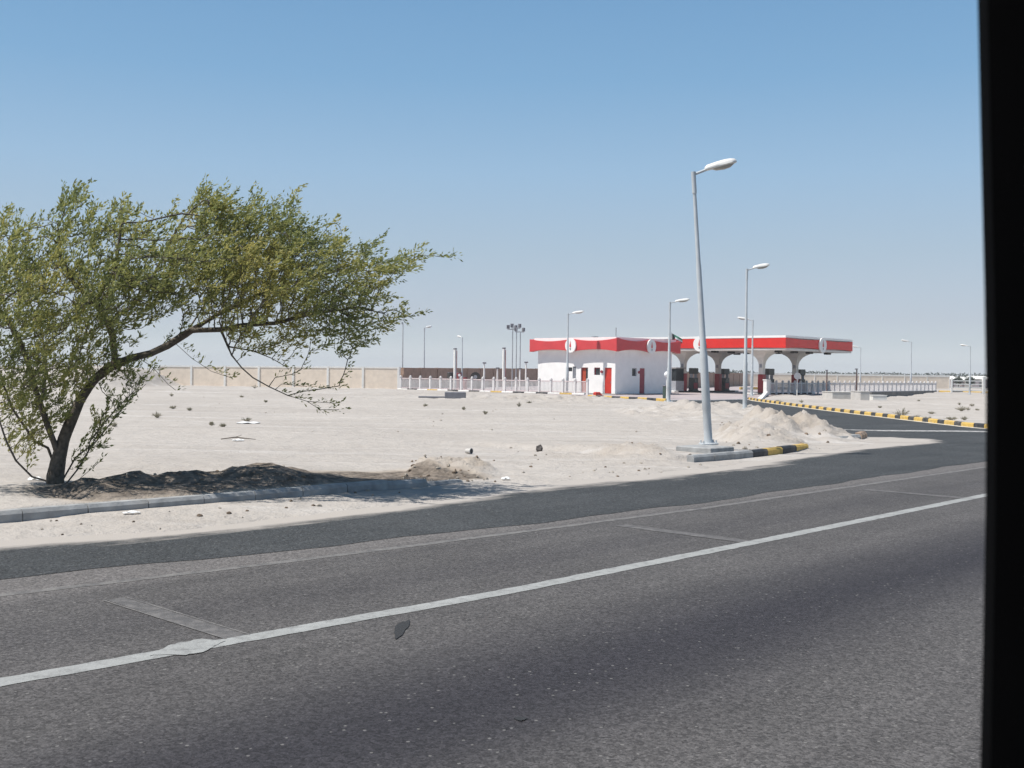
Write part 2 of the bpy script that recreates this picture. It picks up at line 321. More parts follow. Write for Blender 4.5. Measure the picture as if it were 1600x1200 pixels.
def terrain(x,y,want=False):
    u=x*DU[0]+y*DU[1]; v=x*DV[0]+y*DV[1]
    dr=np.maximum(seg_dist(x,y,road_poly),0)-np.maximum(-seg_dist(x,y,road_poly),0)
    dp=seg_dist(x,y,pad_poly); d=np.minimum(dr,dp)
    dn=d+fbm(x*1.1,y*1.1,4,3)*.28
    z=-.07+.085*sst(dn,-.25,.35)+.02*sst(dn,.2,1.6)
    land=sst(dn,.1,1.2)
    amp=.02+.05*sst(y,50,95)
    z=z+land*(fbm(x*.55+y*.25,y*.5-x*.1,4,71)*.10*sst(y,44,60)*sst(x,-2,8)+fbm(x*.12,y*.12,4,9)*.10+fbm(x*.9,y*.9,5,5)*amp*(.35+1.3*sst(fbm(x*.05,y*.09,2,66),-.1,.3)+.8*sst(y,58,70))+fbm(x*3.1,y*3.1,3,8)*.012)
    dirt=np.zeros_like(x)
    # raised ground behind the roadside kerbs
    for u0,u1,vk in ((-30,11.6,13.3),(19.0,25.2,13.75)):
        m=sst(u,u0-.2,u0+.3)*(1-sst(u,u1-1.2,u1+1.2))
        z=z+m*sst(v,vk+.02,vk+.2)*(1-sst(v,vk+5,vk+9))*.115
        z=np.where((m>.3)&(v>vk-.12)&(v<=vk+.03),np.minimum(z,.03),z)
    # spoil bank behind the kerb under the tree
    ku=np.array([a for a,_ in K1]); kh=np.array([b for _,b in K1])
    hh=np.maximum(np.interp(u,ku,kh,left=0,right=0)-.04,0)
    q=v-14.75-.14*fbm(x*1.3,y*1.3,3,21); prof=np.where(q<0,np.clip(1+q/1.38,0,1)**.85,np.exp(-(q/.6)**2))
    edge=sst(u,5.6,6.6)*(1-sst(u,12.8,13.6))
    rough=1+.4*fbm(x*2.2,y*2.2,4,31)
    z=z*(1-prof*edge*.6)+hh*prof*edge*rough+prof*edge*(fbm(x*5,y*5,3,41)*.07-.05*np.abs(fbm(x*2.4,y*2.4,3,43)))
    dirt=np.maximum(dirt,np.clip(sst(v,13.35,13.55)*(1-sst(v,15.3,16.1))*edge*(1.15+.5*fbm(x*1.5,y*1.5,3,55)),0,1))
    for cl,Y,wf,wb,ro,di in RID:
        cx=np.array([a for a,_ in cl]); ch=np.array([b for _,b in cl])
        hh=np.maximum(np.interp(x,cx,ch,left=0,right=0)-.03,0)*sst(x,cx[0],cx[0]+.6)*(1-sst(x,cx[-1]-.6,cx[-1]))
        q=y-Y-.25*fbm(x*.9,y*.9,3,int(Y)); prof=np.where(q<0,np.exp(-(q/wf)**2),np.exp(-(q/wb)**2))
        k=min(1.,Y/34.); s=1.7/ max(.5,Y/30.)
        add=hh*prof*(1+.35*ro*fbm(x*1.6*s,y*1.6*s,4,int(Y)+5))+prof*ro*.17*max(1,Y/36.)*(fbm(x*2.6*s,y*2.6*s,5,int(Y)+9)-.6*np.abs(fbm(x*1.3*s,y*1.3*s,4,int(Y)+19))+.1)*sst(hh,0,.1)+prof*ro*sst(hh,0,.1)*.085*fbm(x*4.5,y*4.5,3,int(Y)+29)*(1 if Y<40 else 0)
        z=z+add*sst(dn,.0,.9); dirt=np.maximum(dirt,prof*di*sst(hh,0,.15)*(.55+.9*fbm(x*1.2,y*1.2,3,77)))
    z=np.where(np.hypot(x,y)>230,-.3+0*z,z)
    return (z,np.clip(dirt,0,1)) if want else z
def tz(x,y): return float(terrain(np.array([float(x)]),np.array([float(y)]))[0])
def axis(lo,a,b,hi,st,g):
    c=list(np.arange(a,b+1e-6,st)); s=st; p=b; r=[]
    while p<hi: s*=g; p+=s; r.append(min(p,hi))
    s=st; p=a; q=[]
    while p>lo: s*=g; p-=s; q.append(max(p,lo))
    return np.array(q[::-1]+c+r)
gx=axis(-2600,-9,14.5,2600,.11,1.03); gy=axis(-200,9.5,37,2800,.11,1.013)
XX,YY=np.meshgrid(gx,gy); Z,DI=terrain(XX.ravel(),YY.ravel(),True)
nx,ny=len(gx),len(gy); idx=np.arange(nx*ny).reshape(ny,nx)
F=np.stack([idx[:-1,:-1].ravel(),idx[:-1,1:].ravel(),idx[1:,1:].ravel(),idx[1:,:-1].ravel()],1)
tag(npmesh('sand_ground',np.stack([XX.ravel(),YY.ravel(),Z],1),F,[M_sand],attrs={'dirt':('POINT',DI)},smooth=True),kind='structure')

def sheet(name,poly_uv,z,material,nu,nv,edge=None):
    pass
def grid_uv(name,us,v0f,v1f,nv,z,material,sandyf):
    us=np.asarray(us); t=np.linspace(0,1,nv); V0=np.array([v0f(u) for u in us]); V1=np.array([v1f(u) for u in us])
    UU=np.repeat(us[:,None],nv,1); VV=V0[:,None]*(1-t)+V1[:,None]*t
    X=UU*DU[0]+VV*DV[0]; Y=UU*DU[1]+VV*DV[1]; n0,n1=X.shape; id_=np.arange(n0*n1).reshape(n0,n1)
    F=np.stack([id_[:-1,:-1].ravel(),id_[1:,:-1].ravel(),id_[1:,1:].ravel(),id_[:-1,1:].ravel()],1)
    sa=sandyf(UU,VV).ravel()
    return tag(npmesh(name,np.stack([X.ravel(),Y.ravel(),np.full(X.size,z)],1),F,[material],attrs={'sandy':('POINT',sa)}),kind='structure')
usN=np.concatenate([np.arange(-200,-10,20),np.arange(-10,60,.5),np.arange(60,301,20)])
bnd=lambda u: float(np.interp(u,[0,3.7,6.1,9.5,13.5,25.4,45],[10.1,9.95,9.63,9.35,9.2,9.62,9.7]))+.05*math.sin(u*1.7)+.03*math.sin(u*4.1+1)
grid_uv('main_road',usN,lambda u:-9.5,lambda u:bnd(u)+.4,28,-.004,M_asph,lambda U,V:np.zeros_like(U))
eu=np.array([a for a,_ in edge_uv]); ev=np.array([b for _,b in edge_uv])
def sandy_new(U,V):
    e=np.interp(U,eu,ev,right=99); e=np.where(U>30.6,99,e)
    s=np.exp(-np.maximum(e-V,0)/(.3+.28*np.clip(fbm(U*.35,V*.1,3,91)+.3,0,1)))
    # loose sand swept across the mouth round the island nose
    X=U*DU[0]+V*DV[0]; Y=U*DU[1]+V*DV[1]
    dd=seg_dist(X,Y,[(9.0,28.4),(12.3,31.9),(12.6,33.2),(11.5,34),(9,32)]); s=np.maximum(s,np.exp(-np.maximum(dd,0)/.28))
    dd=seg_dist(X,Y,rightside[2:8]+[(19,41),(19,60)]); s=np.maximum(s,.75*np.exp(-np.maximum(dd,0)/.25))
    return s
grid_uv('new_road_strip',usN,bnd,lambda u:14.9 if u<29 else (20 if u>46 else 14.9+1.0*(min(u,34)-29)),60,0.0,M_asph2,sandy_new)
# side road up to the filling station: one sheet
sy=np.concatenate([np.arange(31.5,60,.6),np.arange(60,86,2)]); t=np.linspace(0,1,30)
xl=np.full(len(sy),9.); xr=np.interp(sy,[31.5,38,39.5,41.5,46,60,84],[31,27,22,18.6,18.4,18.4,18.6])
XS=xl[:,None]*(1-t)+xr[:,None]*t; YS=np.repeat(sy[:,None],30,1); n0,n1=XS.shape; id_=np.arange(n0*n1).reshape(n0,n1)
F=np.stack([id_[:-1,:-1].ravel(),id_[:-1,1:].ravel(),id_[1:,1:].ravel(),id_[1:,:-1].ravel()],1)
UU=XS*DU[0]+YS*DU[1]; VV=XS*DV[0]+YS*DV[1]
tag(npmesh('side_road',np.stack([XS.ravel(),YS.ravel(),np.full(XS.size,.004)],1),F,[M_asph2],attrs={'sandy':('POINT',sandy_new(UU,VV).ravel())}),kind='structure')
# station forecourt paving
M_pave=mat('forecourt_paving',(.40,.345,.345),.85,.10,.8,.2,dirt=.6,dirtcol=(.46,.41,.36))
mb=MB(); ex=[(5.8,91),(10.9,76.1),(18.2,82.5),(25.4,105),(55.5,141),(62,152),(42,205),(3,158),(-12,112.5),(-11.6,107.5)]
mb.add([(a,b,.02) for a,b in ex],[tuple(range(len(ex)))]); tag(mb.build('forecourt',M_pave),kind='structure')
# --- paint on the road
def paint_shader(col,wear,sc=14.,thr=.5):
    def f(n,l,b):
        tc=n.new('ShaderNodeTexCoord').outputs['Object']; b.inputs['Roughness'].default_value=.75
        k=noise(n,l,tc,sc,9,.75,thr-.08,thr+.1)
        c=mixc(n,l,noise(n,l,tc,3.,6,.6),tuple(x*.82 for x in col),col)
        vo=n.new('ShaderNodeTexVoronoi'); vo.inputs['Scale'].default_value=60.; l.new(tc,vo.inputs['Vector'])
        c=mixc(n,l,math_(n,l,'MULTIPLY',vo.outputs['Distance'],.35),c,(.2,.19,.18))
        c=mixc(n,l,math_(n,l,'MULTIPLY',k,wear),c,(.09,.086,.085)); l.new(c,b.inputs['Base Color'])
        h=noise(n,l,tc,60.,4,.6,.2,.8); bp=n.new('ShaderNodeBump'); bp.inputs['Strength'].default_value=.4; bp.inputs['Distance'].default_value=.01; l.new(h,bp.inputs['Height']); l.new(bp.outputs[0],b.inputs['Normal'])
    return f
M_paint=smat('white_road_paint',paint_shader((.37,.38,.37),.6,9,.57))
M_faint=smat('faded_road_paint',paint_shader((.20,.19,.18),.9,7,.5))
M_fainter=smat('scuffed_road_paint',paint_shader((.17,.16,.155),1.,8,.46))
def strip(mb,us,v0,v1,z,jit=.006):
    vs=[];fs=[]
    for i,u in enumerate(us):
        a=(v0(u) if callable(v0) else v0)+random.uniform(-jit,jit); b=(v1(u) if callable(v1) else v1)+random.uniform(-jit,jit)
        p=UV(u,a); q=UV(u,b); vs+=[(p[0],p[1],z),(q[0],q[1],z)]
        if i: fs.append((2*i-2,2*i,2*i+1,2*i-1))
    mb.add(vs,fs)
mb=MB(); vl=lambda u: float(np.interp(u,[2.5,4.2,6.7,11,18.2,60],[6.70,6.64,6.56,6.63,6.80,6.85]))
strip(mb,np.concatenate([np.arange(-60,0,4),np.arange(0,24,.12),np.arange(24,250,4)]),lambda u:vl(u)-.09,lambda u:vl(u)+.09,-.0005,.008)
tag(mb.build('lane_line',M_paint),kind='structure')
mb=MB(); us=np.arange(3.42,4.02,.03)
strip(mb,us,lambda u:6.66-min(.15,max(0,(u-3.46)*1.1),max(0,(3.98-u)*.6)),lambda u:6.66+min(.17,max(0,(u-3.42)*.7),max(0,(4.0-u)*1.6)),.0025,.012)
tag(mb.build('lane_line_patch',M_paint),kind='structure')
mb=MB(); strip(mb,np.arange(-10,40,.25),lambda u:float(np.interp(u,[3.4,5.7,9.1,12.9,30],[9.2,9.0,8.86,8.75,9.0])),lambda u:.12+float(np.interp(u,[3.4,5.7,9.1,12.9,30],[9.2,9.0,8.86,8.75,9.0])),-.0015,.012); tag(mb.build('faded_edge_line',M_faint),kind='structure')
mb=MB()
for u0 in (-2.4,4.12,10.72,17.3,23.9):
    a,b,c,d=UV(u0-.09,6.72),UV(u0+.09,6.72),UV(u0+.03,8.5),UV(u0-.13,8.5)
    mb.add([(*p,-.0015) for p in (a,b,c,d)],[(0,1,2,3)])
tag(mb.build('faded_cross_bar',M_fainter),kind='structure')
mb=MB()    # outline of the removed arrow stub
for u0 in (4.12,10.72,17.3):
    for s_,e in ((-.105,.0),(.085,.0)):
        a,b,c,d=UV(u0+s_,6.72),UV(u0+s_+.02,6.72),UV(u0+s_-.04,8.5),UV(u0+s_-.06,8.5)
        mb.add([(*p,.0012) for p in (a,b,c,d)],[(0,1,2,3)])
tag(mb.build('cross_bar_edges',M_faint),kind='structure')
# small near-black blots on the road
M_blot=mat('near_black_blot',(.028,.029,.031),.9,.1,20,.5,bscale=60)
def blot(cx,cy,rx,ry,ang,n=26,z=.002):
    vs=[]
    for k in range(n):
        a=2*math.pi*k/n; r=1+.16*math.sin(3*a+cx)+.08*math.sin(7*a); x=rx*r*math.cos(a); y=ry*r*math.sin(a)
        vs.append((cx+x*math.cos(ang)-y*math.sin(ang),cy+x*math.sin(ang)+y*math.cos(ang),z))
    return MB().add(vs,[tuple(range(n))])
g=G(627,982); tag(blot(g.x,g.y,.045,.27,R_(-2),z=.002).build('dark_blot',M_blot),kind='structure')
g=G(813,1123); tag(blot(g.x,g.y,.035,.03,0).build('dark_blot',M_blot),kind='structure')
# worn white strip where the side road joins
M_wstrip=smat('worn_white_strip',paint_shader((.58,.57,.55),.85,5,.5))
mb=MB(); px=[(1290,670),(1330,672),(1380,673.2),(1430,673.5),(1480,673.8),(1530,674.5),(1600,676),(1700,680)]
vs=[];fs=[]
for i,(a,b) in enumerate(px):
    g=G(a,b); d=.42 if i>1 else .25; vs+=[(g.x,g.y-d,.009),(g.x,g.y+d,.009)]
    if i: fs.append((2*i-2,2*i,2*i+1,2*i-1))
mb.add(vs,fs); tag(mb.build('worn_junction_strip',M_wstrip),kind='structure')
# ================================================================== KERBS
M_conc=mat('kerb_concrete',(.33,.335,.335),.85,.16,5,.4,dirt=.35,dirtcol=(.47,.41,.34))
M_yel=mat('yellow_kerb_paint',(.60,.40,.10),.7,.12,7,.2,dirt=.6,dirtcol=(.45,.38,.3))
M_blk=mat('black_kerb_paint',(.035,.037,.042),.7,.2,7,.2,dirt=.45,dirtcol=(.3,.26,.22))
M_cream=mat('dusty_kerb_top',(.60,.55,.45),.85,.12,5,.2)
M_whitek=mat('white_kerb_paint',(.74,.73,.70),.7,.06,5,.1,dirt=.5,dirtcol=(.5,.46,.4))
def kerb_block(mb,p,q,h,wd,mi,zb=-.06,gap=.012,ch=.035,side=1,jit=0.006):
    p=Vector((p[0],p[1],0)); q=Vector((q[0],q[1],0)); d=(q-p).normalized(); nn=Vector((-d.y,d.x,0))*side
    j=nn*random.uniform(-jit,jit); p=p+d*gap/2+j; q=q-d*gap/2+j; h=h+random.uniform(-jit,jit)
    prof=[(0,zb),(0,h-ch*1.3),(ch,h),(wd,h),(wd,zb)]
    vs=[tuple(p+nn*a+Vector((0,0,b))) for a,b in prof]+[tuple(q+nn*a+Vector((0,0,b))) for a,b in prof]
    n=5; fs=[tuple(range(n)),tuple(range(2*n-1,n-1,-1))]+[(i,n+i,n+(i+1)%n,(i+1)%n) for i in range(n)]
    if side<0: fs=[f[::-1] for f in fs]
    mb.add(vs,fs,mi)
mb=MB()
u=-14.06
while u<11.7: kerb_block(mb,UV(u,13.18),UV(u+.8,13.18),.175-max(0,u-10.4)*.07,.17,0); u+=.8
tag(mb.build('roadside_kerb',[M_conc]),kind='structure')
mb=MB(); line=[(19.29,13.40,0),(20.13,13.43,0),(20.97,13.46,0),(21.8,13.50,2),(22.62,13.60,1),(23.47,13.70,2),(24.3,13.80,1),(25.1,13.92,None)]
for (a,b,m),(c,d,_) in zip(line[:-1],line[1:]): kerb_block(mb,UV(a,b),UV(c,d),.165,.18,m)
tag(mb.build('painted_roadside_kerb',[M_conc,M_yel,M_blk]),kind='structure')
mb=MB()  # broken kerb stones at the nose of the island
for a,b,c,d,hh,m in ((1296,690,1314,690,.10,0),(1316,689.5,1333,689,.15,0),(1334,689,1346,687.5,.17,0),(1346.5,687,1355,684.5,.20,1)):
    kerb_block(mb,G(a,b),G(c,d),hh,.2,m,ch=.06)
tag(mb.build('broken_kerb',[M_conc,mat('orange_kerb_paint',(.38,.27,.19),.8,.2,6)]),kind='structure')
mb=MB()  # long yellow and black kerb of the side road
pts=[]; y=84.0
y0=40.9
path=[(21.6,38.6),(19.9,38.9),(18.7,39.9),(18.05,41.2),(17.83,42.3),(17.76,45),(17.68,50),(17.6,56),(17.58,60),(17.75,70),(18.15,80),(18.6,86)]
pa=np.array(path); sl_=np.r_[0,np.cumsum(np.hypot(*np.diff(pa,axis=0).T))]; s=0.; k=0
s_off=float(np.interp(41.56,pa[3:,1],sl_[3:]))  # centre of a black block
s=(s_off-.3)%1.6-1.6
while s<sl_[-1]:
    for L,m in ((.65,2),(.95,1)):
        a,b=max(s,0),s+L
        if b>0 and b<sl_[-1]:
            p=(np.interp(a,sl_,pa[:,0]),np.interp(a,sl_,pa[:,1])); q=(np.interp(b,sl_,pa[:,0]),np.interp(b,sl_,pa[:,1]))
            kerb_block(mb,p,q,.17,.17,m,side=-1,gap=.01)
        s+=L
tag(mb.build('striped_kerb',[M_conc,M_yel,M_blk]),kind='structure')
mb=MB(); vs=[];fs=[]   # dusty gutter in front of it
for i,(a,b) in enumerate(path): 
    vs+=[(a-.30,b-(.15 if i<3 else 0),.008),(a+.02,b,.008)]
    if i: fs.append((2*i-2,2*i-1,2*i+1,2*i))
mb.add(vs,fs); tag(mb.build('kerb_gutter',M_cream),kind='structure')
def kerb_run(name,pts,L,h,cols,wd=.2):
    mb=MB(); pa=np.array(pts,float); s_=np.r_[0,np.cumsum(np.hypot(*np.diff(pa,axis=0).T))]; s=0;k=0
    while s+L<=s_[-1]+.01:
        p=(np.interp(s,s_,pa[:,0]),np.interp(s,s_,pa[:,1])); q=(np.interp(s+L,s_,pa[:,0]),np.interp(s+L,s_,pa[:,1]))
        kerb_block(mb,p,q,h,wd,cols[k%len(cols)]); s+=L;k+=1
    return tag(mb.build(name,[M_conc,M_yel,M_blk,M_whitek]),kind='structure')
g1=G(918,621.5); g2=G(1043,628)
kerb_run('station_kerb',[(g1.x,g1.y),(g2.x,g2.y)],((g2-g1).length)/9.2,.22,[1,2])
a=G(1040,629); b=G(1170,633)
kerb_run('forecourt_kerb',[(11.0,75.8),(14.2,77.6),(18.0,82)],1.,.1,[0])
kerb_run('far_right_kerb',[(56.,142.),(62.,136),(72,128)],1.6,.25,[1,2,1])
kerb_run('far_forecourt_kerb',[(30,142),(40,150)],1.2,.35,[1,3,1,2])
# ================================================================== WALLS
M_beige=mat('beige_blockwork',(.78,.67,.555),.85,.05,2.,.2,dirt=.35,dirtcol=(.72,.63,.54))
M_shadedw=mat('shaded_blockwork',(.40,.27,.20),.85,.1,2.,.2)  # shade on the wall sides turned from the sun, put into a browner colour
M_whitew=mat('whitewash',(.78,.77,.74),.8,.04,2.,.1,dirt=.35,dirtcol=(.6,.55,.48))
def wall(name,label,a,b,h0,h1,npanel,mp,mc,z0=-.1,th=.22,postw=.4,cap=.14):
    a=Vector((a[0],a[1],0)); b=Vector((b[0],b[1],0)); t=thing(name,label,'wall',(a.x,a.y,0)); d=(b-a); L=d.length; d/=L; rz=math.atan2(d.y,d.x)
    st=L/npanel
    for i in range(npanel+1):
        c=a+d*(st*i); h=h0+(h1-h0)*i/npanel
        MB().box((c.x,c.y,(h+.015+z0)/2),(postw,th+.14,h+.015-z0),rz).build('pillar',mc,t)
    for i in range(npanel):
        c=a+d*(st*(i+.5)); h=h0+(h1-h0)*(i+.5)/npanel; w_=st-postw
        mb=MB(); mb.box((c.x,c.y,(h-cap+z0)/2),(w_,th,h-cap-z0),rz); mb.build('wall_panel',mp,t)
        MB().box((c.x,c.y,h-cap/2),(w_,th+.08,cap),rz).build('coping',mc,t)
    return t
wa=P(248,600,116); wb=P(623,600,111.3)
wall('boundary_wall','long sunlit beige block wall with white pillars beyond the sand, left of the railings',(wa.x,wa.y),(wb.x,wb.y),2.12,2.28,7,M_beige,M_whitew,postw=.22,cap=.16)
wc=P(838,600,153)
wall('boundary_wall','shaded brown block wall running back behind the railings and tall white posts',(wb.x+.35,wb.y+.5),(wc.x,wc.y),2.2,2.45,10,M_shadedw,M_shadedw,postw=.3,cap=.1)
wd_=P(1045,600,139); we=P(1163,600,193)
wall('boundary_wall','shaded tan wall seen through the pump canopy, between its pillars',(wd_.x,wd_.y),(we.x,we.y),2.1,2.3,10,M_shadedw,M_shadedw,postw=.3,cap=.1)
wf=P(1483,600,194)
wall('boundary_wall','long sunlit beige wall with thick white coping in the far distance on the right',(we.x+.4,we.y),(wf.x,wf.y),2.38,2.38,9,M_beige,M_whitew,postw=.12,cap=.3)
# ================================================================== FENCES
M_fence=mat('white_railing_paint',(.72,.70,.69),.6,.05,4.,0,dirt=.3,dirtcol=(.55,.48,.44))
M_rail=mat('pinkish_rail_paint',(.66,.56,.555),.6,.08,4.,0)
def fence(name,label,a,b,n,h,mrail,base=.12,npk=8):
    a=Vector((a[0],a[1],0)); b=Vector((b[0],b[1],0)); t=thing(name,label,'fence',(a.x,a.y,0)); d=b-a; L=d.length; d/=L; rz=math.atan2(d.y,d.x); st=L/n
    for i in range(n+1):
        c=a+d*(st*i); mb=MB(); mb.box((c.x,c.y,h/2),(.17,.17,h),rz); mb.box((c.x,c.y,h+.02),(.24,.24,.06),rz)
        mb.tube([(c.x,c.y,h+.04),(c.x,c.y,h+.09),(c.x,c.y,h+.15),(c.x,c.y,h+.19)],[.06,.11,.10,.03],8)
        mb.build('post',M_fence,t)
    for i in range(n):
        c=a+d*(st*(i+.5)); w_=st-.17
        mb=MB(); mb.box((c.x,c.y,base+.1),(w_,.08,.07),rz); mb.build('bottom_rail',mrail,t)
        mb=MB(); mb.box((c.x,c.y,h-.1),(w_,.09,.09),rz); mb.build('top_rail',mrail,t)
        mb=MB()
        for k in range(npk):
            q=a+d*(st*i+.085+w_*(k+.5)/npk); mb.box((q.x,q.y,(base+.14+h-.15)/2),(.045,.045,h-.15-base-.14),rz)
        mb.build('pickets',M_fence,t)
    return t
fL0=P(626,600,107.2); fL1=P(918,600,94.7)
fence('railing','long low white railing with pinkish rails and knobbed posts left of the station building',(fL0.x,fL0.y),(fL1.x,fL1.y),17,1.25,M_rail)
kerb_run('railing_kerb',[(fL0.x-.2,fL0.y-1.2),(fL1.x-.2,fL1.y-1.2)],1.26,.16,[3,2,3,1,3,2])
fR0=P(1203,600,106.8); fR1=P(1462,600,142)
fence('railing','long low all-white railing right of the pump canopy',(fR0.x,fR0.y),(fR1.x,fR1.y),34,1.26,M_fence,npk=7)
mb=MB(); d=Vector((fR1.x-fR0.x,fR1.y-fR0.y,0)); L=d.length; c=(Vector((fR0.x,fR0.y,0))+Vector((fR1.x,fR1.y,0)))/2
M_greyc=mat('grey_concrete',(.30,.29,.28),.85,.12,1.5,.3,dirt=.5)
g=thing('gate_pillar','tall white gate pillar with a sloping white kerb at its foot, at the near end of the right railing','pillar',(fR0.x-.5,fR0.y-.7,0))
gp=Vector((fR0.x-.5,fR0.y-.7,0)); mb=MB(); mb.box((gp.x,gp.y,.72),(.5,.4,1.44),R_(40)); mb.box((gp.x,gp.y,1.48),(.6,.5,.1),R_(40)); mb.build('pillar_shaft',M_whitew,g)
q=G(1187,626); mb=MB(); d=(q-gp); d.z=0; nn=Vector((-d.y,d.x,0)).normalized()*.16
vs=[gp-nn+Vector((0,0,.0)),gp+nn,q+nn,q-nn]; mb.add([(v.x,v.y,.0) for v in vs]+[(v.x,v.y,z_) for v,z_ in zip(vs,(.35,.35,.16,.16))],[(3,2,1,0),(4,5,6,7),(0,1,5,4),(1,2,6,5),(2,3,7,6),(3,0,4,7)]); mb.build('sloping_kerb',M_whitew,g)
# ================================================================== STATION BUILDING
M_red2=mat('canopy_red',(.70,.03,.022),.42,.05,1.2,0,spec=.5)
M_red=mat('red_fascia',(.60,.055,.06),.42,.05,1.2,0,spec=.5,dirt=.25,dirtcol=(.62,.16,.15))
M_wht=mat('white_render',(.84,.83,.81),.8,.03,1.5,.08)
M_dred=mat('red_door_paint',(.55,.035,.02),.5,.06,3)
M_dk=mat('dark_glass',(.03,.035,.04),.15,.1,3)
M_mark=mat('grey_mark',(.2,.2,.22),.6,.1,3)
CB=Vector((9.2,95.6,0)); LD=Vector((-.714,.70,0)).normalized(); RD=Vector((.70,.714,0)).normalized()
LL=10.6; LR=9.6; OV=.58
bld=thing('station_building','low white station building with a waisted red fascia and two round white emblems','building',(CB.x,CB.y,0))
W0=CB+LD*OV+RD*OV; WL=LL-2*OV; WR=LR-2*OV
def along(px,W,D):  # distance along W+s*D seen at column px
    r=ray(px,590); k=r.x/r.y; return (W.x-k*W.y)/(k*D.y-D.x)
def quadw(mb,W,D,n,s0,s1,z0,z1,dep=0.,mi=None):
    a=W+D*s0+n*dep; b=W+D*s1+n*dep; mb.add([(a.x,a.y,z0),(b.x,b.y,z0),(b.x,b.y,z1),(a.x,a.y,z1)],[(0,1,2,3)],mi)
def facade(W,D,n_in,L,zt,ops,parent):
    mb=MB(); ss=sorted({0,L,*[o[0] for o in ops],*[o[1] for o in ops]}); zs=sorted({0,zt,*[o[2] for o in ops],*[o[3] for o in ops]})
    for i in range(len(ss)-1):
        for j in range(len(zs)-1):
            cs,cz=(ss[i]+ss[i+1])/2,(zs[j]+zs[j+1])/2
            if any(o[0]<cs<o[1] and o[2]<cz<o[3] for o in ops): continue
            quadw(mb,W,D,n_in,ss[i],ss[i+1],zs[j],zs[j+1])
    for s0,s1,z0,z1 in [o[:4] for o in ops]:
        dp=.22
        for s_ in (s0,s1):
            a=W+D*s_; b=a+n_in*dp; mb.add([(a.x,a.y,z0),(b.x,b.y,z0),(b.x,b.y,z1),(a.x,a.y,z1)],[(0,1,2,3)])
        for z_ in (z0,z1):
            a=W+D*s0;b=W+D*s1; mb.add([(a.x,a.y,z_),(b.x,b.y,z_),(b.x+n_in.x*dp,b.y+n_in.y*dp,z_),(a.x+n_in.x*dp,a.y+n_in.y*dp,z_)],[(0,1,2,3)])
    return mb
ops1=[]
def op(px0,px1,z0,z1,W,D):
    a,b=sorted((along(px0,W,D),along(px1,W,D))); return (a,b,z0,z1)
W1=op(887,894,2.05,2.42,W0,LD); V1=op(894.6,900,1.4,2.5,W0,LD); D1=op(907.5,918.5,.1,2.42,W0,LD); W2=op(928,937.5,1.75,2.42,W0,LD); D2=op(944.5,955.5,.1,2.42,W0,LD)
facade(W0,LD,RD,WL,4.6,[W1,V1,D1,W2,D2],bld).build('front_wall',M_wht,bld)
W3=op(987.5,995,1.7,2.42,W0,RD); D3=op(999.5,1007.5,.1,2.42,W0,RD)
facade(W0,RD,LD,WR,4.6,[W3,D3],bld).build('side_wall',M_wht,bld)
mb=MB(); A=W0+LD*WL; B=W0+RD*WR; Cc=A+RD*WR
mb.add([(A.x,A.y,0),(Cc.x,Cc.y,0),(Cc.x,Cc.y,4.6),(A.x,A.y,4.6)],[(0,1,2,3)]); mb.add([(Cc.x,Cc.y,0),(B.x,B.y,0),(B.x,B.y,4.6),(Cc.x,Cc.y,4.6)],[(0,1,2,3)]); mb.build('rear_wall',M_wht,bld)
def panel(name,W,D,nin,o,m,parent,ins=.2,th=.05):
    mb=MB(); a=W+D*((o[0]+o[1])/2)+nin*(ins-th/2); mb.box((a.x,a.y,(o[2]+o[3])/2),(o[1]-o[0]-.02,th,o[3]-o[2]-.02),math.atan2(D.y,D.x)); return mb.build(name,m,parent)
def frame(W,D,nin,o,m,parent,t=.07):
    mb=MB(); rz=math.atan2(D.y,D.x)
    for s_ in (o[0]+t/2,o[1]-t/2):
        a=W+D*s_+nin*.13; mb.box((a.x,a.y,(o[2]+o[3])/2),(t,.06,o[3]-o[2]-.01),rz)
    a=W+D*((o[0]+o[1])/2)+nin*.13; mb.box((a.x,a.y,o[3]-t/2-.005),(o[1]-o[0]-2*t,.055,t),rz); return mb.build('frame',m,parent)
win=panel('window',W0,LD,RD,W1,M_dk,bld)
M_louv=mat('grey_louvre',(.33,.34,.37),.6,.1,6)
mb=MB()
for k in range(9):
    z_=V1[2]+.06+k*.12; a=W0+LD*((V1[0]+V1[1])/2)+RD*.12; mb.box((a.x,a.y,z_),(V1[1]-V1[0]-.04,.08,.07),math.atan2(LD.y,LD.x))
mb.build('louvre',M_louv,bld)
panel('louvre_back',W0,LD,RD,V1,M_louv,bld)
M_maroon=mat('maroon_door_paint',(.30,.04,.06),.5,.1,3)
d1=panel('door',W0,LD,RD,(D1[0],D1[0]+(D1[1]-D1[0])*.42,D1[2],D1[3]),M_dk,bld); d1['label']='dark half-open doorway'
d1b=panel('door_leaf',W0,LD,RD,(D1[0]+(D1[1]-D1[0])*.42,D1[1],D1[2],D1[3]),mat('orange_red_paint',(.45,.07,.03),.5,.1,3),bld); frame(W0,LD,RD,D1,M_maroon,d1)
w2=panel('window',W0,LD,RD,W2,M_dk,bld); frame(W0,LD,RD,W2,M_maroon,w2)
d2=panel('door',W0,LD,RD,D2,M_dred,bld,.12); frame(W0,LD,RD,(D2[0],D2[1],D2[2],D2[3]),M_dred,d2)
a=W0+LD*(D2[0]+.15)+RD*.08; MB().box((a.x,a.y,1.1),(.04,.05,.16),math.atan2(LD.y,LD.x)).build('handle',M_mark,d2)
w3=panel('window',W0,RD,LD,W3,M_dk,bld); frame(W0,RD,LD,W3,M_louv,w3)
d3=panel('door',W0,RD,LD,D3,M_maroon,bld,.12); frame(W0,RD,LD,D3,M_maroon,d3)
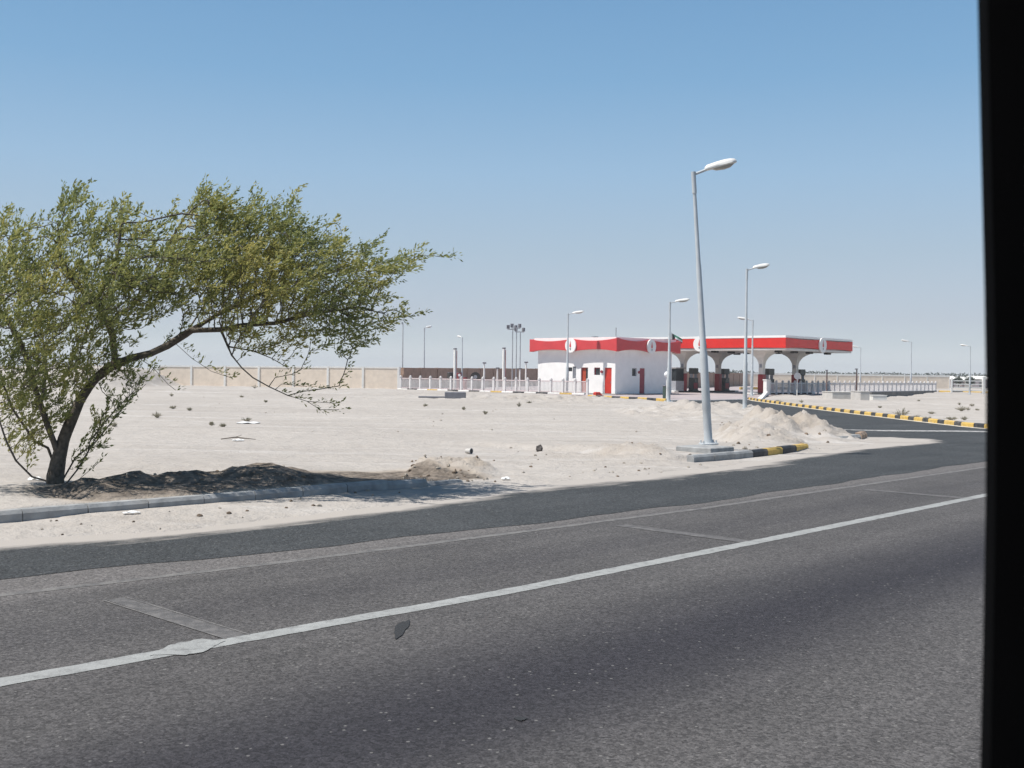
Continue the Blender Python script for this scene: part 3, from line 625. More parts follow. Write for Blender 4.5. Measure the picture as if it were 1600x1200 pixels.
for px,W,D,nn in ((940.5,W0,LD,-RD),(998,W0,RD,-LD)):
    s_=along(px,W,D); a=W+D*s_; mb=MB(); mb.disc((a.x,a.y,2.05),nn,.13,.1,16); mb.build('wall_lamp',M_maroon,bld)
# waisted fascia
def fascia_face(mb,Pa,D,nout,L,roundel,z0,z1,dip,n=60,th=.25,zback=None):
    """front sheet between two wavy edges, closed to a box of depth th behind"""
    vs=[];fs=[]
    for i in range(n+1):
        s_=L*i/n; seg=(s_/roundel) if s_<roundel else (s_-roundel)/(L-roundel)
        d=dip*math.sin(math.pi*seg)**.8 if 0<seg<1 else 0
        p=Pa+D*s_; q=p-nout*th
        vs+=[(p.x,p.y,z0+d),(p.x,p.y,z1-d),(q.x,q.y,z1-d),(q.x,q.y,z0+d)]
    for i in range(n):
        for k in range(4): fs.append((4*i+k,4*i+(k+1)%4,4*i+4+(k+1)%4,4*i+4+k))
    fs+=[(3,2,1,0),(4*n,4*n+1,4*n+2,4*n+3)]
    mb.add(vs,fs)
def emblem(parent,c,nout,r):
    nout=Vector(nout); e1=Vector((-nout.y,nout.x,0)).normalized(); c=Vector(c)
    d=MB().disc(c,nout,r,.12,32,ry=r*1.02).build('roundel',M_wht,parent)
    mb=MB(); f=c+nout*.125
    def lp(a,b,off=0): p=f+e1*a*.75*r+nout*off; return (p.x,p.y,p.z+b*r)
    # pointed red flame
    shp=[(0,.66),(.06,.46),(.10,.28),(.17,.10),(.20,-.06),(.16,-.2),(.05,-.27),(-.05,-.27),(-.16,-.2),(-.20,-.06),(-.17,.10),(-.10,.28),(-.06,.46)]
    mb.add([lp(a,b) for a,b in shp]+[lp(a,b,.02) for a,b in shp],[tuple(range(13,26)),tuple(range(12,-1,-1))]+[(i,(i+1)%13,13+(i+1)%13,13+i) for i in range(13)])
    mb.build('flame_emblem',M_red,d)
    mb=MB(); 
    for b0,b1,wd in ((-.40,-.5,.17),(-.55,-.62,.12)):
        mb.add([lp(-wd,b0),lp(wd,b0),lp(wd,b1),lp(-wd,b1),lp(-wd,b0,.02),lp(wd,b0,.02),lp(wd,b1,.02),lp(-wd,b1,.02)],[(3,2,1,0),(4,5,6,7),(0,1,5,4),(1,2,6,5),(2,3,7,6),(3,0,4,7)])
    mb.build('emblem_bars',M_mark,d)
rl=along(892,CB,LD); rr=along(1016,CB,RD)
mb=MB(); th=.3
fascia_face(mb,CB,LD,-RD,LL,rl,3.86,5.05,.21,th=th)
fascia_face(mb,CB+RD*th,RD,-LD,LR-th,rr-th,3.86,5.05,.21,th=th)
fascia_face(mb,CB+LD*LL+RD*th,RD,LD,LR-th,(LR-th)/2,3.86,5.05,.21,th=th)
fascia_face(mb,CB+RD*LR+LD*th,LD,RD,LL-2*th,LL/2-th,3.86,5.05,.21,th=th)
mb.build('fascia',M_red,bld)
mb=MB(); i=.303; q=[CB+LD*i+RD*i,CB+RD*(LR-i)+LD*i,CB+RD*(LR-i)+LD*(LL-i),CB+LD*(LL-i)+RD*i]; mb.prism([(p.x,p.y) for p in q],3.98,5.15); mb.build('roof',M_wht,bld)
c=CB+LD*rl-RD*.02; emblem(bld,(c.x,c.y,4.42),-RD,.64)
c=CB+RD*rr-LD*.02; emblem(bld,(c.x,c.y,4.42),-LD,.64)
p=CB+RD*1.+LD*.9; mb=MB(); mb.tube([(p.x,p.y,5.1),(p.x,p.y,5.95)],.035,6); mb.tube([(p.x,p.y,5.95),(p.x,p.y,6.0)],.05,6); mb.build('antenna',M_mark,bld)
p=CB+LD*4.2+RD*2; MB().box((p.x,p.y,5.22),(.5,.4,.16),.4).build('roof_vent',M_mark,bld)
# plinth round the building
mb=MB(); q=[W0-LD*.5-RD*.5,W0-LD*.5+RD*(WR+.5),W0+LD*(WL+.5)+RD*(WR+.5),W0+LD*(WL+.5)-RD*.5]; mb.prism([(p.x,p.y) for p in q],.024,.1); tag(mb.build('station_pavement',M_greyc),kind='structure')
# flag
fp=P(1048,600,104.5); fl=thing('flag','limp green white red and black flag on a thin pole behind the building','flag',(fp.x,fp.y,0))
mb=MB(); mb.tube([(fp.x,fp.y,0),(fp.x,fp.y,5.95)],[.05,.035],8); mb.build('flagpole',M_louv,fl)
mb=MB(); cols=[2,2,0,0,1,1]; nn=14; vs=[];fs=[];ms=[]
for i in range(nn+1):
    t=i/nn
    for j in range(7):
        z_=5.85-.95*t*t*.0-.55*t-j/6*.62*(1-.25*t); x=fp.x+.06+t*1.02; yy=fp.y+.12*math.sin(t*7+j*.5)*t-.05; vs.append((x,yy,z_))
for i in range(nn):
    for j in range(6):
        fs.append((i*7+j,i*7+j+1,i*7+8+j,i*7+7+j)); tt=i/nn; blackw=.28*(1-abs(j-2.5)/2.5*.6) ; ms.append(3 if tt<blackw else (0 if j<2 else 1 if j<4 else 2))
o0=len(mb.v); mb.v+=vs; mb.f+=[tuple(k+o0 for k in f) for f in fs]; mb.m+=ms
fo=mb.build('flag_cloth',[mat('flag_green',(.03,.20,.12),.8,.05,3),mat('flag_white',(.75,.75,.75),.8,.03,3),mat('flag_red',(.62,.03,.04),.8,.05,3),mat('flag_black',(.02,.02,.025),.8,.05,3)],fl)
so_=fo.modifiers.new('s','SOLIDIFY'); so_.thickness=.015
# ================================================================== PUMP CANOPY
KC=Vector((26.0,103.0,0)); KL=Vector((-.73,.685,0)).normalized(); KR=Vector((.685,.73,0)).normalized(); LA=19.2; LB=14.0
can=thing('pump_canopy','big flat filling station canopy with red fascia on flared white columns','canopy',(KC.x,KC.y,0))
mb=MB(); th=.35
fascia_face(mb,KC,KL,-KR,LA,9.6,4.56,5.55,.05,th=th); fascia_face(mb,KC+KR*th,KR,-KL,LB-th,7.1-th,4.56,5.55,.1,th=th)
fascia_face(mb,KC+KL*LA+KR*th,KR,KL,LB-th,LB/2,4.56,5.55,.1,th=th); fascia_face(mb,KC+KR*LB+KL*th,KL,KR,LA-2*th,LA/2,4.56,5.55,.05,th=th)
mb.build('fascia',M_red2,can)
M_soff=mat('cream_soffit',(.66,.64,.60),.8,.04,1.5)
mb=MB()
def krect(i,z0,z1,m=None):
    q=[KC+KL*i+KR*i,KC+KR*(LB-i)+KL*i,KC+KR*(LB-i)+KL*(LA-i),KC+KL*(LA-i)+KR*i]; mb.prism([(p.x,p.y) for p in q],z0,z1)
krect(.02,5.553,5.77); krect(.36,4.5,5.553); mb.build('roof_slab',M_wht,can)
mb=MB(); krect(.08,4.36,4.555); mb.build('soffit',M_soff,can)
c=KC+KL*9.6-KR*.02; emblem(can,(c.x,c.y,5.0),-KR,.74)
c=KC+KR*7.25-KL*.02; emblem(can,(c.x,c.y,5.0),-KL,.74)
M_colred=mat('red_column_cladding',(.32,.03,.035),.45,.08,2)
cols_=[]
for ai,bi in ((3.9,2.4),(3.9,9.1),(13.2,2.4),(13.2,9.1)):
    c=KC+KL*ai+KR*bi; cols_.append(c); rz=math.atan2(KR.y,KR.x)
    prof=[(2.02,.235),(2.9,.235),(3.15,.26),(3.4,.33),(3.65,.45),(3.85,.60),(4.02,.80),(4.18,1.08),(4.28,1.4),(4.355,1.9)]
    mb=MB(); vs=[];fs=[]
    for z_,h_ in prof:
        for sx,sy in ((-1,-1),(1,-1),(1,1),(-1,1)):
            p=c+KR*sx*h_+KL*sy*h_; vs.append((p.x,p.y,z_))
    for i in range(len(prof)-1):
        for k in range(4): fs.append((4*i+k,4*i+(k+1)%4,4*i+4+(k+1)%4,4*i+4+k))
    fs+=[(3,2,1,0)]; n_=len(vs); fs.append((n_-4,n_-3,n_-2,n_-1)); mb.add(vs,fs); co=mb.build('column',M_soff,can)
    MB().box((c.x,c.y,1.09),(.56,.56,1.86),rz,bev=.02).build('red_cladding',M_colred,co)
    p=c-KR*.25; MB().box((p.x,p.y,2.85),(.06,.26,.34),rz).build('small_sign',M_louv,co)
M_bdk=mat('black_lamp_box',(.03,.03,.03),.6,.1,3)
for ai in (1.6,5.2,8.8,12.4,16.):
    for bi in (1.5,4.6,7.7,11.6):
        p=KC+KL*ai+KR*bi
        if min((p-c).length for c in cols_)<1.9: continue
        MB().box((p.x,p.y,4.255),(.75,.45,.2),math.atan2(KR.y,KR.x),bev=.03).build('canopy_lamp',M_bdk,can)
# pump islands and dispensers
M_pumpd=mat('dark_pump_body',(.06,.065,.06),.5,.1,3); M_pumpr=mat('red_pump_panel',(.38,.03,.04),.45,.08,3); M_hose=mat('black_hose',(.02,.02,.02),.6,.1,3)
M_ylw=mat('yellow_plastic',(.65,.38,.04),.5,.1,3)
dproto=None
names=['dark fuel pump behind the front red-clad column nearest the right railing','dark fuel pump beside the rear column right of it','dark fuel pump beside the column just right of the station building','dark fuel pump beside the column behind the leaning street lamp']
def make_dispenser():
    t=thing('fuel_pump','','fuel pump')
    mb=MB(); mb.box((0,0,.75),(.95,.55,1.3),bev=.03); mb.box((0,0,.06),(1.05,.62,.1)); mb.build('cabinet',M_pumpd,t,world=False)
    mb=MB(); mb.box((0,0,2.12),(1.05,.5,.62),bev=.04); mb.build('header',M_pumpd,t,world=False)
    for s_ in (-1,1): MB().box((s_*.42,0,1.605),(.1,.3,.41)).build('upright',M_louv,t,world=False)
    for s_ in (-1,1):
        MB().box((0,s_*.285,1.15),(.6,.02,.34)).build('display',M_dk,t,world=False)
        MB().box((0,s_*.285,.55),(.7,.02,.6)).build('front_panel',M_pumpr,t,world=False)
        mb=MB(); mb.tube([(.5,s_*.12,1.2),(.66,s_*.14,.9),(.72,s_*.16,.45),(.6,s_*.15,.2),(.5,s_*.12,.5)],.025,6); hs=mb.build('hose',M_hose,t,world=False)
        mb=MB(); mb.box((.54,s_*.12,1.22),(.1,.06,.2)); mb.tube([(.54,s_*.12,1.3),(.62,s_*.12,1.36),(.7,s_*.12,1.33)],.018,6); nz=mb.build('nozzle',M_ylw,t,world=False)
    return t
dp=make_dispenser()
spots=[cols_[0]+KR*1.5-KL*.0,cols_[1]+KR*1.2,cols_[2]+KR*1.9,cols_[3]+KR*1.4]
for i,p in enumerate(spots):
    o=dp if i==0 else copy_tree(dp); o.location=(p.x,p.y,.17); o.rotation_euler=(0,0,math.atan2(KR.y,KR.x)); o['label']=names[i]; o['group']='fuel pumps under the canopy'
mb=MB()
isl=None
inames=['low pump island with white ends under the right half of the canopy','low pump island with white ends under the left half of the canopy']
for k,(ai) in enumerate((3.9,13.2)):
    c=KC+KL*ai+KR*6.2; rz=math.atan2(KR.y,KR.x)
    t=thing('pump_island',inames[k],'kerb island',(c.x,c.y,0),group='pump islands')
    mb=MB(); mb.box((c.x,c.y,.096),(11.,1.1,.15),rz,bev=.02); mb.build('island_slab',M_blk,t)
    for s_ in (-1,1):
        p=c+KR*(s_*5.85); MB().box((p.x,p.y,.115),(.72,1.14,.19),rz,bev=.04).build('white_end',M_whitek,t)
# kiosk behind building edge
kp=P(1055.5,600,113); t=thing('kiosk','small kiosk with a dark window between the station building and the nearest canopy column','kiosk',(kp.x,kp.y,0))
MB().box((kp.x,kp.y,.62),(1.25,1.2,1.2),.7).build('kiosk_base',M_louv,t); MB().box((kp.x,kp.y,1.86),(1.2,1.15,1.26),.7).build('window',M_dk,t); MB().box((kp.x,kp.y,2.56),(1.5,1.45,.12),.7).build('roof',M_greyc,t)
cb=P(1048.6,600,104); t=thing('service_cabinet','narrow dark green cabinet at the corner of the station building','cabinet',(cb.x,cb.y,0))
cb=P(1041.3,600,84); t.location=(cb.x,cb.y,0); MB().box((cb.x,cb.y,.5),(.42,.35,.95),.5,bev=.02).build('cabinet_body',mat('dark_green_metal',(.04,.07,.055),.5,.1,3),t); MB().box((cb.x,cb.y,1.0),(.5,.43,.06),.5).build('cabinet_lid',M_mark,t)
gl=P(1042.3,600,82.5); t=thing('globe_lamp','white globe lamp on a short post beside the street lamp at the building corner','lamp',(gl.x,gl.y,0))
MB().tube([(gl.x,gl.y,0),(gl.x,gl.y,1.65)],[.07,.06],8).build('post',M_whitew,t)
bpy_m=MB(); 
def sphere(mb,c,r,n=12,m=8,sz=1.):
    vs=[];fs=[]
    for i in range(m+1):
        a=math.pi*i/m
        for k in range(n): b=2*math.pi*k/n; vs.append((c[0]+r*math.sin(a)*math.cos(b),c[1]+r*math.sin(a)*math.sin(b),c[2]+r*sz*math.cos(a)))
    for i in range(m):
        for k in range(n): fs.append((i*n+k,i*n+(k+1)%n,(i+1)*n+(k+1)%n,(i+1)*n+k))
    mb.add(vs,fs)
sphere(bpy_m,(gl.x,gl.y,1.88),.24); bpy_m.build('globe',mat('opal_globe',(.82,.82,.82),.4,.02,3),t,smooth=True)
# red block by the kerb
rb=P(933,600,88.6); t=tag(MB().box((0,0,.22),(.5,.35,.3),.6,bev=.06).box((.25,.1,.1),(.3,.3,.18),.2,bev=.04).build('barrier_block',M_dred),'small red barrier block in front of the station building, by the striped kerb','barrier'); t.location=(rb.x,rb.y,.0)
# ================================================================== STREET LAMPS
M_galv=mat('galvanised_steel',(.50,.53,.55),.5,.06,3.,0,metal=.08,dirt=.25,dirtcol=(.5,.46,.42))
M_lamph=mat('white_lamp_head',(.72,.71,.68),.4,.04,3); M_lens=mat('clouded_lens',(.36,.34,.31),.3,.1,5)
def make_lamp():
    t=thing('street_lamp','','street lamp')
    mb=MB(); z=[0,.02,.9,.92,2.35,2.42,4.6,4.66,6.5,6.9]; r=[.115,.108,.104,.112,.10,.082,.066,.058,.045,.04]
    mb.tube([(0,0,a) for a in z],r,16); mb.build('pole',M_galv,t,True,False)
    mb=MB(); mb.box((0,0,.03),(.42,.42,.05),bev=.01)
    for a in (-1,1):
        for b in (-1,1): mb.tube([(a*.16,b*.16,.05),(a*.16,b*.16,.12)],.022,6)
    mb.build('base_plate',M_galv,t,False,False)
    mb=MB(); mb.tube([(0,0,6.45),(0,0,7.0)],.06,12); mb.tube([(0,0,6.93),(.16,0,6.98),(.34,0,7.04)],.035,10); mb.build('arm',M_galv,t,True,False)
    # cobra head: stacked ovals
    mb=MB(); prof=[(.0,.055,.06),(.06,.085,.10),(.3,.125,.12),(.5,.15,.125),(.66,.155,.115),(.76,.13,.09),(.82,.06,.05)]; n=16; vs=[];fs=[]
    for s_,wy,hz in prof:
        x=.30+s_; zc=7.035+s_*.2
        for k in range(n):
            a=2*math.pi*k/n; zz=math.sin(a); vs.append((x,math.cos(a)*wy,zc+(zz*hz*1.15 if zz>0 else zz*hz*.35)))
    for i in range(len(prof)-1):
        for k in range(n): fs.append((i*n+k,i*n+(k+1)%n,(i+1)*n+(k+1)%n,(i+1)*n+k))
    fs+=[tuple(range(n-1,-1,-1)),tuple(range((len(prof)-1)*n,len(prof)*n))]; mb.add(vs,fs); hd=mb.build('lamp_head',M_lamph,t,True,False)
    mb=MB(); prof=[(.2,.06,.01),(.3,.10,.06),(.5,.12,.085),(.66,.12,.07),(.74,.07,.02)]; vs=[];fs=[]
    for s_,wy,hz in prof:
        x=.30+s_; zc=7.035+s_*.2-.03
        for k in range(n):
            a=2*math.pi*k/n; zz=math.sin(a); vs.append((x,math.cos(a)*wy,zc+(zz*.01 if zz>0 else zz*hz)))
    for i in range(len(prof)-1):
        for k in range(n): fs.append((i*n+k,i*n+(k+1)%n,(i+1)*n+(k+1)%n,(i+1)*n+k))
    mb.add(vs,fs); mb.build('lens',M_lens,hd,True,False)
    return t
lamp=make_lamp(); first=True
LAMPS=[ # base px, Y, top px y, azimuth of arm(deg), lean, label
 (1107,702,25.6,268,5,'tall near street lamp leaning left, standing on a concrete block by the painted kerb'),
 (1163.5,648,50.5,420,5,'upright street lamp behind the sand heap, right of the leaning lamp'),
 (1044.5,628,74.3,472,8,'upright street lamp in front of the right corner of the station building'),
 (886,614,96.4,490,8,'street lamp standing before the left half of the station building'),
 (1174.5,616,99.,500,172,'street lamp with its head turned left, in front of the pump canopy'),
 (1344,600,170.,543,175,'distant street lamp just right of the pump canopy, head turned left'),
 (1423,600,150.,534,172,'distant street lamp behind the right railing, head turned left'),
 (1515,616,126.,541,160,'rightmost street lamp, beside the far white gate'),
 (662,600,118.,512,60,'street lamp with drooping dark head, left of the tall white posts'),
 (721.5,600,126.,527,120,'street lamp between the two tall white posts'),
]
for i,(bx,by,Y,ty,az,lab) in enumerate(LAMPS):
    p=P(bx,by,Y); top=P(bx,ty,Y).z; z0=0.02 if Y>76 else tz(p.x,p.y)-.03
    if i==0: z0=.24
    o=lamp if i==0 else copy_tree(lamp)
    sc=(top-z0)/7.0
    o.location=(p.x,p.y,z0); o.rotation_euler=(0,0,R_(az)); o.scale=(sc*(1 if Y<60 else 1.25),sc*(1 if Y<60 else 1.25),sc); o['label']=lab; o['group']='street lamps'
    if i==0:
        tt=P(1083,268,Y); le=math.atan2(tt.x-p.x,top-z0); o.rotation_euler=(0,le,R_(3)); 
# concrete foundation of the near lamp
t=tag(MB().box((0,0,.05),(.95,.95,.40),R_(45.6),bev=.02).build('lamp_foundation',M_conc),'grey concrete foundation block under the leaning street lamp','concrete block'); t.location=(4.48,24.98,0)
# thin far poles
M_pole=mat('thin_grey_pole',(.38,.39,.41),.5,.1,3)
def simple_pole(px,pyb,pyt,Y,r,label,name='pole',m=M_pole,head=None,group=None,cat='pole'):
    b=P(px,pyb,Y); tp=P(px,pyt,Y); t=thing(name,label,cat,(b.x,b.y,0),group=group)
    MB().tube([(b.x,b.y,0),(b.x,b.y,tp.z)],[r*1.2,r*.8],8).build('shaft',m,t)
    return t,tp
t,tp=simple_pole(628.5,608,505,112,.055,'thin bare grey pole at the end of the beige wall'); MB().tube([(tp.x,tp.y,tp.z-.1),(tp.x,tp.y,tp.z+.12)],.09,8).build('cap',M_pole,t)
for px,py,lab in ((797,514,'left'),(806,512,'middle'),(812,518,'right')):
    t,tp=simple_pole(px+3 if px<800 else px,606,py,118+(px%5),.055,{'left':'floodlight mast, leftmost of the close trio left of the station building','middle':'floodlight mast, middle of the close trio left of the station building','right':'floodlight mast, rightmost of the close trio left of the station building'}[lab],'floodlight_mast',group='floodlight masts',cat='floodlight')
    mb=MB(); mb.box((tp.x,tp.y,tp.z-.05),(1.1,.08,.08),.5); mb.build('crossbar',M_pole,t)
    for s_ in (-1,1): MB().box((tp.x+s_*.42,tp.y+s_*.2-.1,tp.z+.22),(.34,.2,.42),.5+s_*.4,bev=.03).build('floodlight_head',M_mark,t)
for px,pyb,pyt,lab in ((710.5,604,546,'left one of the two tall thick white posts behind the railing'),(786.7,606,545,'right one of the two tall thick white posts behind the railing')):
    b=P(px,600,104); tp=P(px,pyt,104); t=thing('white_post',lab,'post',(b.x,b.y,0),group='tall white posts')
    MB().box((b.x,b.y,tp.z/2),(.2,.2,tp.z),.6).build('post_shaft',M_whitew,t); MB().box((b.x+.14,b.y+.05,tp.z/2),(.04,.16,tp.z-.2),.6).build('red_stripe',mat('dull_red_stripe',(.45,.12,.13),.6,.1,3),t); MB().box((b.x,b.y,tp.z+.06),(.26,.26,.12),.6).build('cap',M_mark,t)
for px,pyt,lab in ((756.3,568,'short pale lamp post between the tall white posts'),(777,576,'short slim post close left of the right tall white post'),(821.5,567,'short paired lamp post next to the left wall of the station building'),(812,577,'short post left of the paired lamp post by the building')):
    t,tp=simple_pole(px,600,pyt,110,.09,lab,'short_post',M_whitew,group='short posts behind the railing',cat='post')
    MB().box((tp.x+.04,tp.y,tp.z+.06),(.36,.2,.14),.3,bev=.03).build('head',M_mark,t)
# site things behind the railing: parked machinery seen as dark shapes
def rock_mesh(r,seed,flat=.7,n=10,m=7):
    mb=MB(); rr=random.Random(seed); vs=[];fs=[]; ph=[rr.uniform(0,6) for _ in range(6)]
    for i in range(m+1):
        a=math.pi*i/m
        for k in range(n):
            b=2*math.pi*k/n; q=r*(1+.22*math.sin(2*b+ph[0])*math.sin(a)+.16*math.sin(3*b+ph[1]+a*2)+.12*math.sin(5*a+ph[2]+b))
            vs.append((q*math.sin(a)*math.cos(b),q*math.sin(a)*math.sin(b)*.8,q*flat*math.cos(a)))
    for i in range(m):
        for k in range(n): fs.append((i*n+k,i*n+(k+1)%n,(i+1)*n+(k+1)%n,(i+1)*n+k))
    mb.add(vs,fs); return mb
# tyres stacked / barrels
M_barrel=mat('dull_red_barrel',(.28,.05,.05),.6,.15,3); M_dkm=mat('dark_machine',(.06,.055,.05),.7,.2,3)
for px,lab,m,w_ in ((703.5,'dark barrel immediately left of the left tall white post',M_dkm,.34),(716.5,'dull red barrel immediately right of the left tall white post',M_barrel,.3),(726.5,'small red barrel right of the left tall white post',M_barrel,.26)):
    b=P(px,600,112); h_=1.75 if px<720 else 1.3
    t=thing('barrel',lab,'barrel',(b.x,b.y,0)); mb=MB(); mb.tube([(b.x,b.y,0),(b.x,b.y,h_*.3),(b.x,b.y,h_*.32),(b.x,b.y,h_*.62),(b.x,b.y,h_*.64),(b.x,b.y,h_)],[w_,w_,w_*1.05,w_*1.05,w_,w_],14); mb.build('barrel_body',m,t); MB().tube([(b.x,b.y,h_+.002),(b.x,b.y,h_+.05)],w_*.9,14).build('lid',M_mark,t)
b=P(743,600,114); t=thing('pump_machine','dark machine with a round housing standing right of the left tall white post','machine',(b.x,b.y,0))
MB().box((b.x,b.y,.5),(1.1,.7,.8),.2,bev=.08).build('machine_base',M_dkm,t); mb=MB(); mb.disc((b.x,b.y-.3,1.35),(0,-1,0),.52,.5,18); mb.build('round_housing',M_dkm,t)
MB().disc((b.x,b.y-.85,1.35),(0,-1,0),.2,.05,14).build('hub',M_louv,t)
b=P(717.5,600,103.2); t=thing('round_sign','small white round sign beside the left tall white post','sign',(b.x,b.y,0)); MB().tube([(b.x,b.y,0),(b.x,b.y,1.6)],.035,8).build('post',M_pole,t); MB().disc((b.x,b.y-.05,1.55),(0,-1,0),.13,.03,18).build('disc',M_wht,t)
# round traffic sign (seen from the back) right of the canopy
b=P(1245.5,617,104.2); t=thing('traffic_sign','pale round traffic sign on a white post before the right railing','sign',(b.x,b.y,0)); MB().tube([(b.x,b.y+.05,0),(b.x,b.y+.05,2.15)],.045,8).build('post',M_whitew,t); MB().disc((b.x,b.y,1.9),(-.1,-1,0),.33,.03,24).build('sign_plate',mat('pale_sign_back',(.62,.60,.60),.5,.05,3),t)
for px,pyb,pyt,Y,lab in ((1291.5,619,579,101,'thin dark brown pole before the right railing, the farther and shorter of two'),(1338,622.5,577,94.5,'thin dark brown pole beside the white rock, the nearer and taller of two')):
    t,tp=simple_pole(px,pyb,pyt,Y,.07,lab,'wooden_pole',mat('dark_brown_pole',(.13,.085,.08),.8,.2,3),cat='pole'); MB().box((tp.x,tp.y,tp.z+.02),(.2,.2,.1)).build('cap',M_mark,t)
t=tag(rock_mesh(.28,5).build('boulder',M_whitew,smooth=True),'rounded whitish rock at the foot of the nearer dark pole','rock'); b=P(1338.5,624.5,94); t.location=(b.x+.15,b.y-.4,.12)
# culvert blocks and retaining walls on the right
M_box=mat('pale_concrete',(.55,.53,.50),.85,.08,1.5,.2,dirt=.4)
def cblock(px0,px1,pyt,Y,dep,label,name,m):
    a=P(px0,600,Y); b=P(px1,600,Y); tz_=P((px0+px1)/2,pyt,Y).z; w_=b.x-a.x
    mb=MB(); mb.box(((a.x+b.x)/2,Y+dep/2,(tz_-.2)/2),(w_,dep,tz_+.2),0,bev=.03); mb.box(((a.x+b.x)/2,Y+dep/2,tz_+.03),(w_+.06,dep+.06,.06),0)
    return tag(mb.build(name,m),label,'concrete block')
cblock(1301,1343,613.5,90.,3.,'long low pale concrete slab left of the nearer dark pole','concrete_slab',M_box)
cblock(1345,1359,612.5,85.5,2.5,'upright grey concrete block right of the nearer dark pole','concrete_block',M_box)
cblock(1364.5,1386,618.5,87.,1.2,'low white concrete trough right of the upright concrete block','concrete_trough',M_whitew)
mb=MB(); a=P(1362,600,92.5); b=P(1464,600,139.5); mb.add([(a.x,a.y,-.2),(b.x,b.y,-.2),(b.x,b.y,.06),(a.x,a.y,.62)],[(0,1,2,3)]); mb.add([(a.x,a.y,-.2),(b.x,b.y,-.2),(b.x+.3,b.y+.3,-.2),(a.x+.3,a.y+.3,-.2),(a.x,a.y,.62),(b.x,b.y,.22),(b.x+.3,b.y+.3,.22),(a.x+.3,a.y+.3,.62)],[(4,5,6,7),(1,2,6,5),(2,3,7,6),(3,0,4,7),(0,1,5,4)][:5]) if False else None
mb=MB(); A=Vector((a.x,a.y,0)); B=Vector((b.x,b.y,0)); nn=Vector((-.75,.66,0))*.3
V=[A,B,B+nn,A+nn]; mb.add([(v.x,v.y,-.2) for v in V]+[(v.x,v.y,h_) for v,h_ in zip(V,(.62,.25,.25,.62))],[(0,1,5,4),(1,2,6,5),(2,3,7,6),(3,0,4,7),(4,5,6,7)])
tag(mb.build('retaining_wall',mat('dark_grey_concrete',(.15,.145,.14),.9,.15,1.,.3,dirt=.4)),'dark grey sloping retaining wall below the right railing','wall')
# white gate and sheds at far right
gY=126.; a=P(1487,600,gY); b=P(1537,600,gY); t=thing('farm_gate','white railed gate with a thick right post at the far right','gate',(a.x,gY,0))
for x_ in (a.x,b.x): MB().box((x_,gY,1.05),(.3,.3,2.1) if x_==b.x else (.16,.16,1.7)).build('post',M_whitew,t)
mb=MB()
for z_ in (.45,.85,1.2,1.6): mb.box(((a.x+b.x)/2,gY,z_),(b.x-a.x-.32,.06,.11))
mb.build('rails',M_whitew,t); MB().box(((a.x+b.x)/2+1,gY+.1,1.02),(b.x-a.x-3,.03,.18)).build('pink_board',M_rail,t)
for px0,px1,Y,lab,pyt in ((1484,1496,205,'small white-roofed shed at the far end of the beige wall',588.5),(1499,1512,210,'white-roofed shed between dark bushes beyond the gate',589.5),(1519,1548,205,'long white-roofed shed at the extreme right beyond the gate',588.2)):
    a=P(px0,600,Y); b=P(px1,600,Y); zt=P(px0,pyt,Y).z; c=(a.x+b.x)/2; w_=b.x-a.x; t=thing('shed',lab,'shed',(c,Y,0))
    MB().box((c,Y+2,(zt-.5)/2),(w_-.3,3.6,zt-.5)).build('shed_wall',M_greyc,t); mb=MB()
    mb.add([(c-w_/2,Y-.3,zt-.5),(c+w_/2,Y-.3,zt-.5),(c+w_/2,Y+2,zt+.12),(c-w_/2,Y+2,zt+.12),(c+w_/2,Y+4.3,zt-.5),(c-w_/2,Y+4.3,zt-.5)],[(0,1,2,3),(3,2,4,5),(0,3,5),(1,4,2),(0,5,4,1)]); mb.build('roof',M_whitew,t)
    for k in range(2): MB().box((c-w_*.2+k*w_*.4,Y+.17,.9),(.7,.06,1.2)).build('door',M_rail,t)
# ================================================================== FOLIAGE
def leaf_shader(c1,c2,c3,tr=.3):
    def f(n,l,b):
        at=n.new('ShaderNodeAttribute'); at.attribute_name='rnd'; cr_=n.new('ShaderNodeValToRGB'); e=cr_.color_ramp.elements
        e[0].position=0; e[0].color=(*c1,1); e[1].position=1; e[1].color=(*c3,1); m=e.new(.5); m.color=(*c2,1)
        l.new(at.outputs['Fac'],cr_.inputs[0]); l.new(cr_.outputs[0],b.inputs['Base Color']); b.inputs['Roughness'].default_value=.55; b.inputs['Specular IOR Level'].default_value=.35
        tl=n.new('ShaderNodeBsdfTranslucent'); l.new(cr_.outputs[0],tl.inputs[0]); mx=n.new('ShaderNodeMixShader'); mx.inputs[0].default_value=tr
        out=n['Material Output']; l.new(b.outputs[0],mx.inputs[1]); l.new(tl.outputs[0],mx.inputs[2]); l.new(mx.outputs[0],out.inputs[0])
    return f
M_leaf=smat('acacia_leaf',leaf_shader((.135,.165,.07),(.285,.305,.105),(.47,.42,.14),.5))
M_bark=mat('rough_bark',(.13,.108,.085),.9,.3,14,.8,bscale=30)
M_scrub=smat('scrub_leaf',leaf_shader((.24,.225,.15),(.34,.32,.235),(.44,.40,.31),.3))
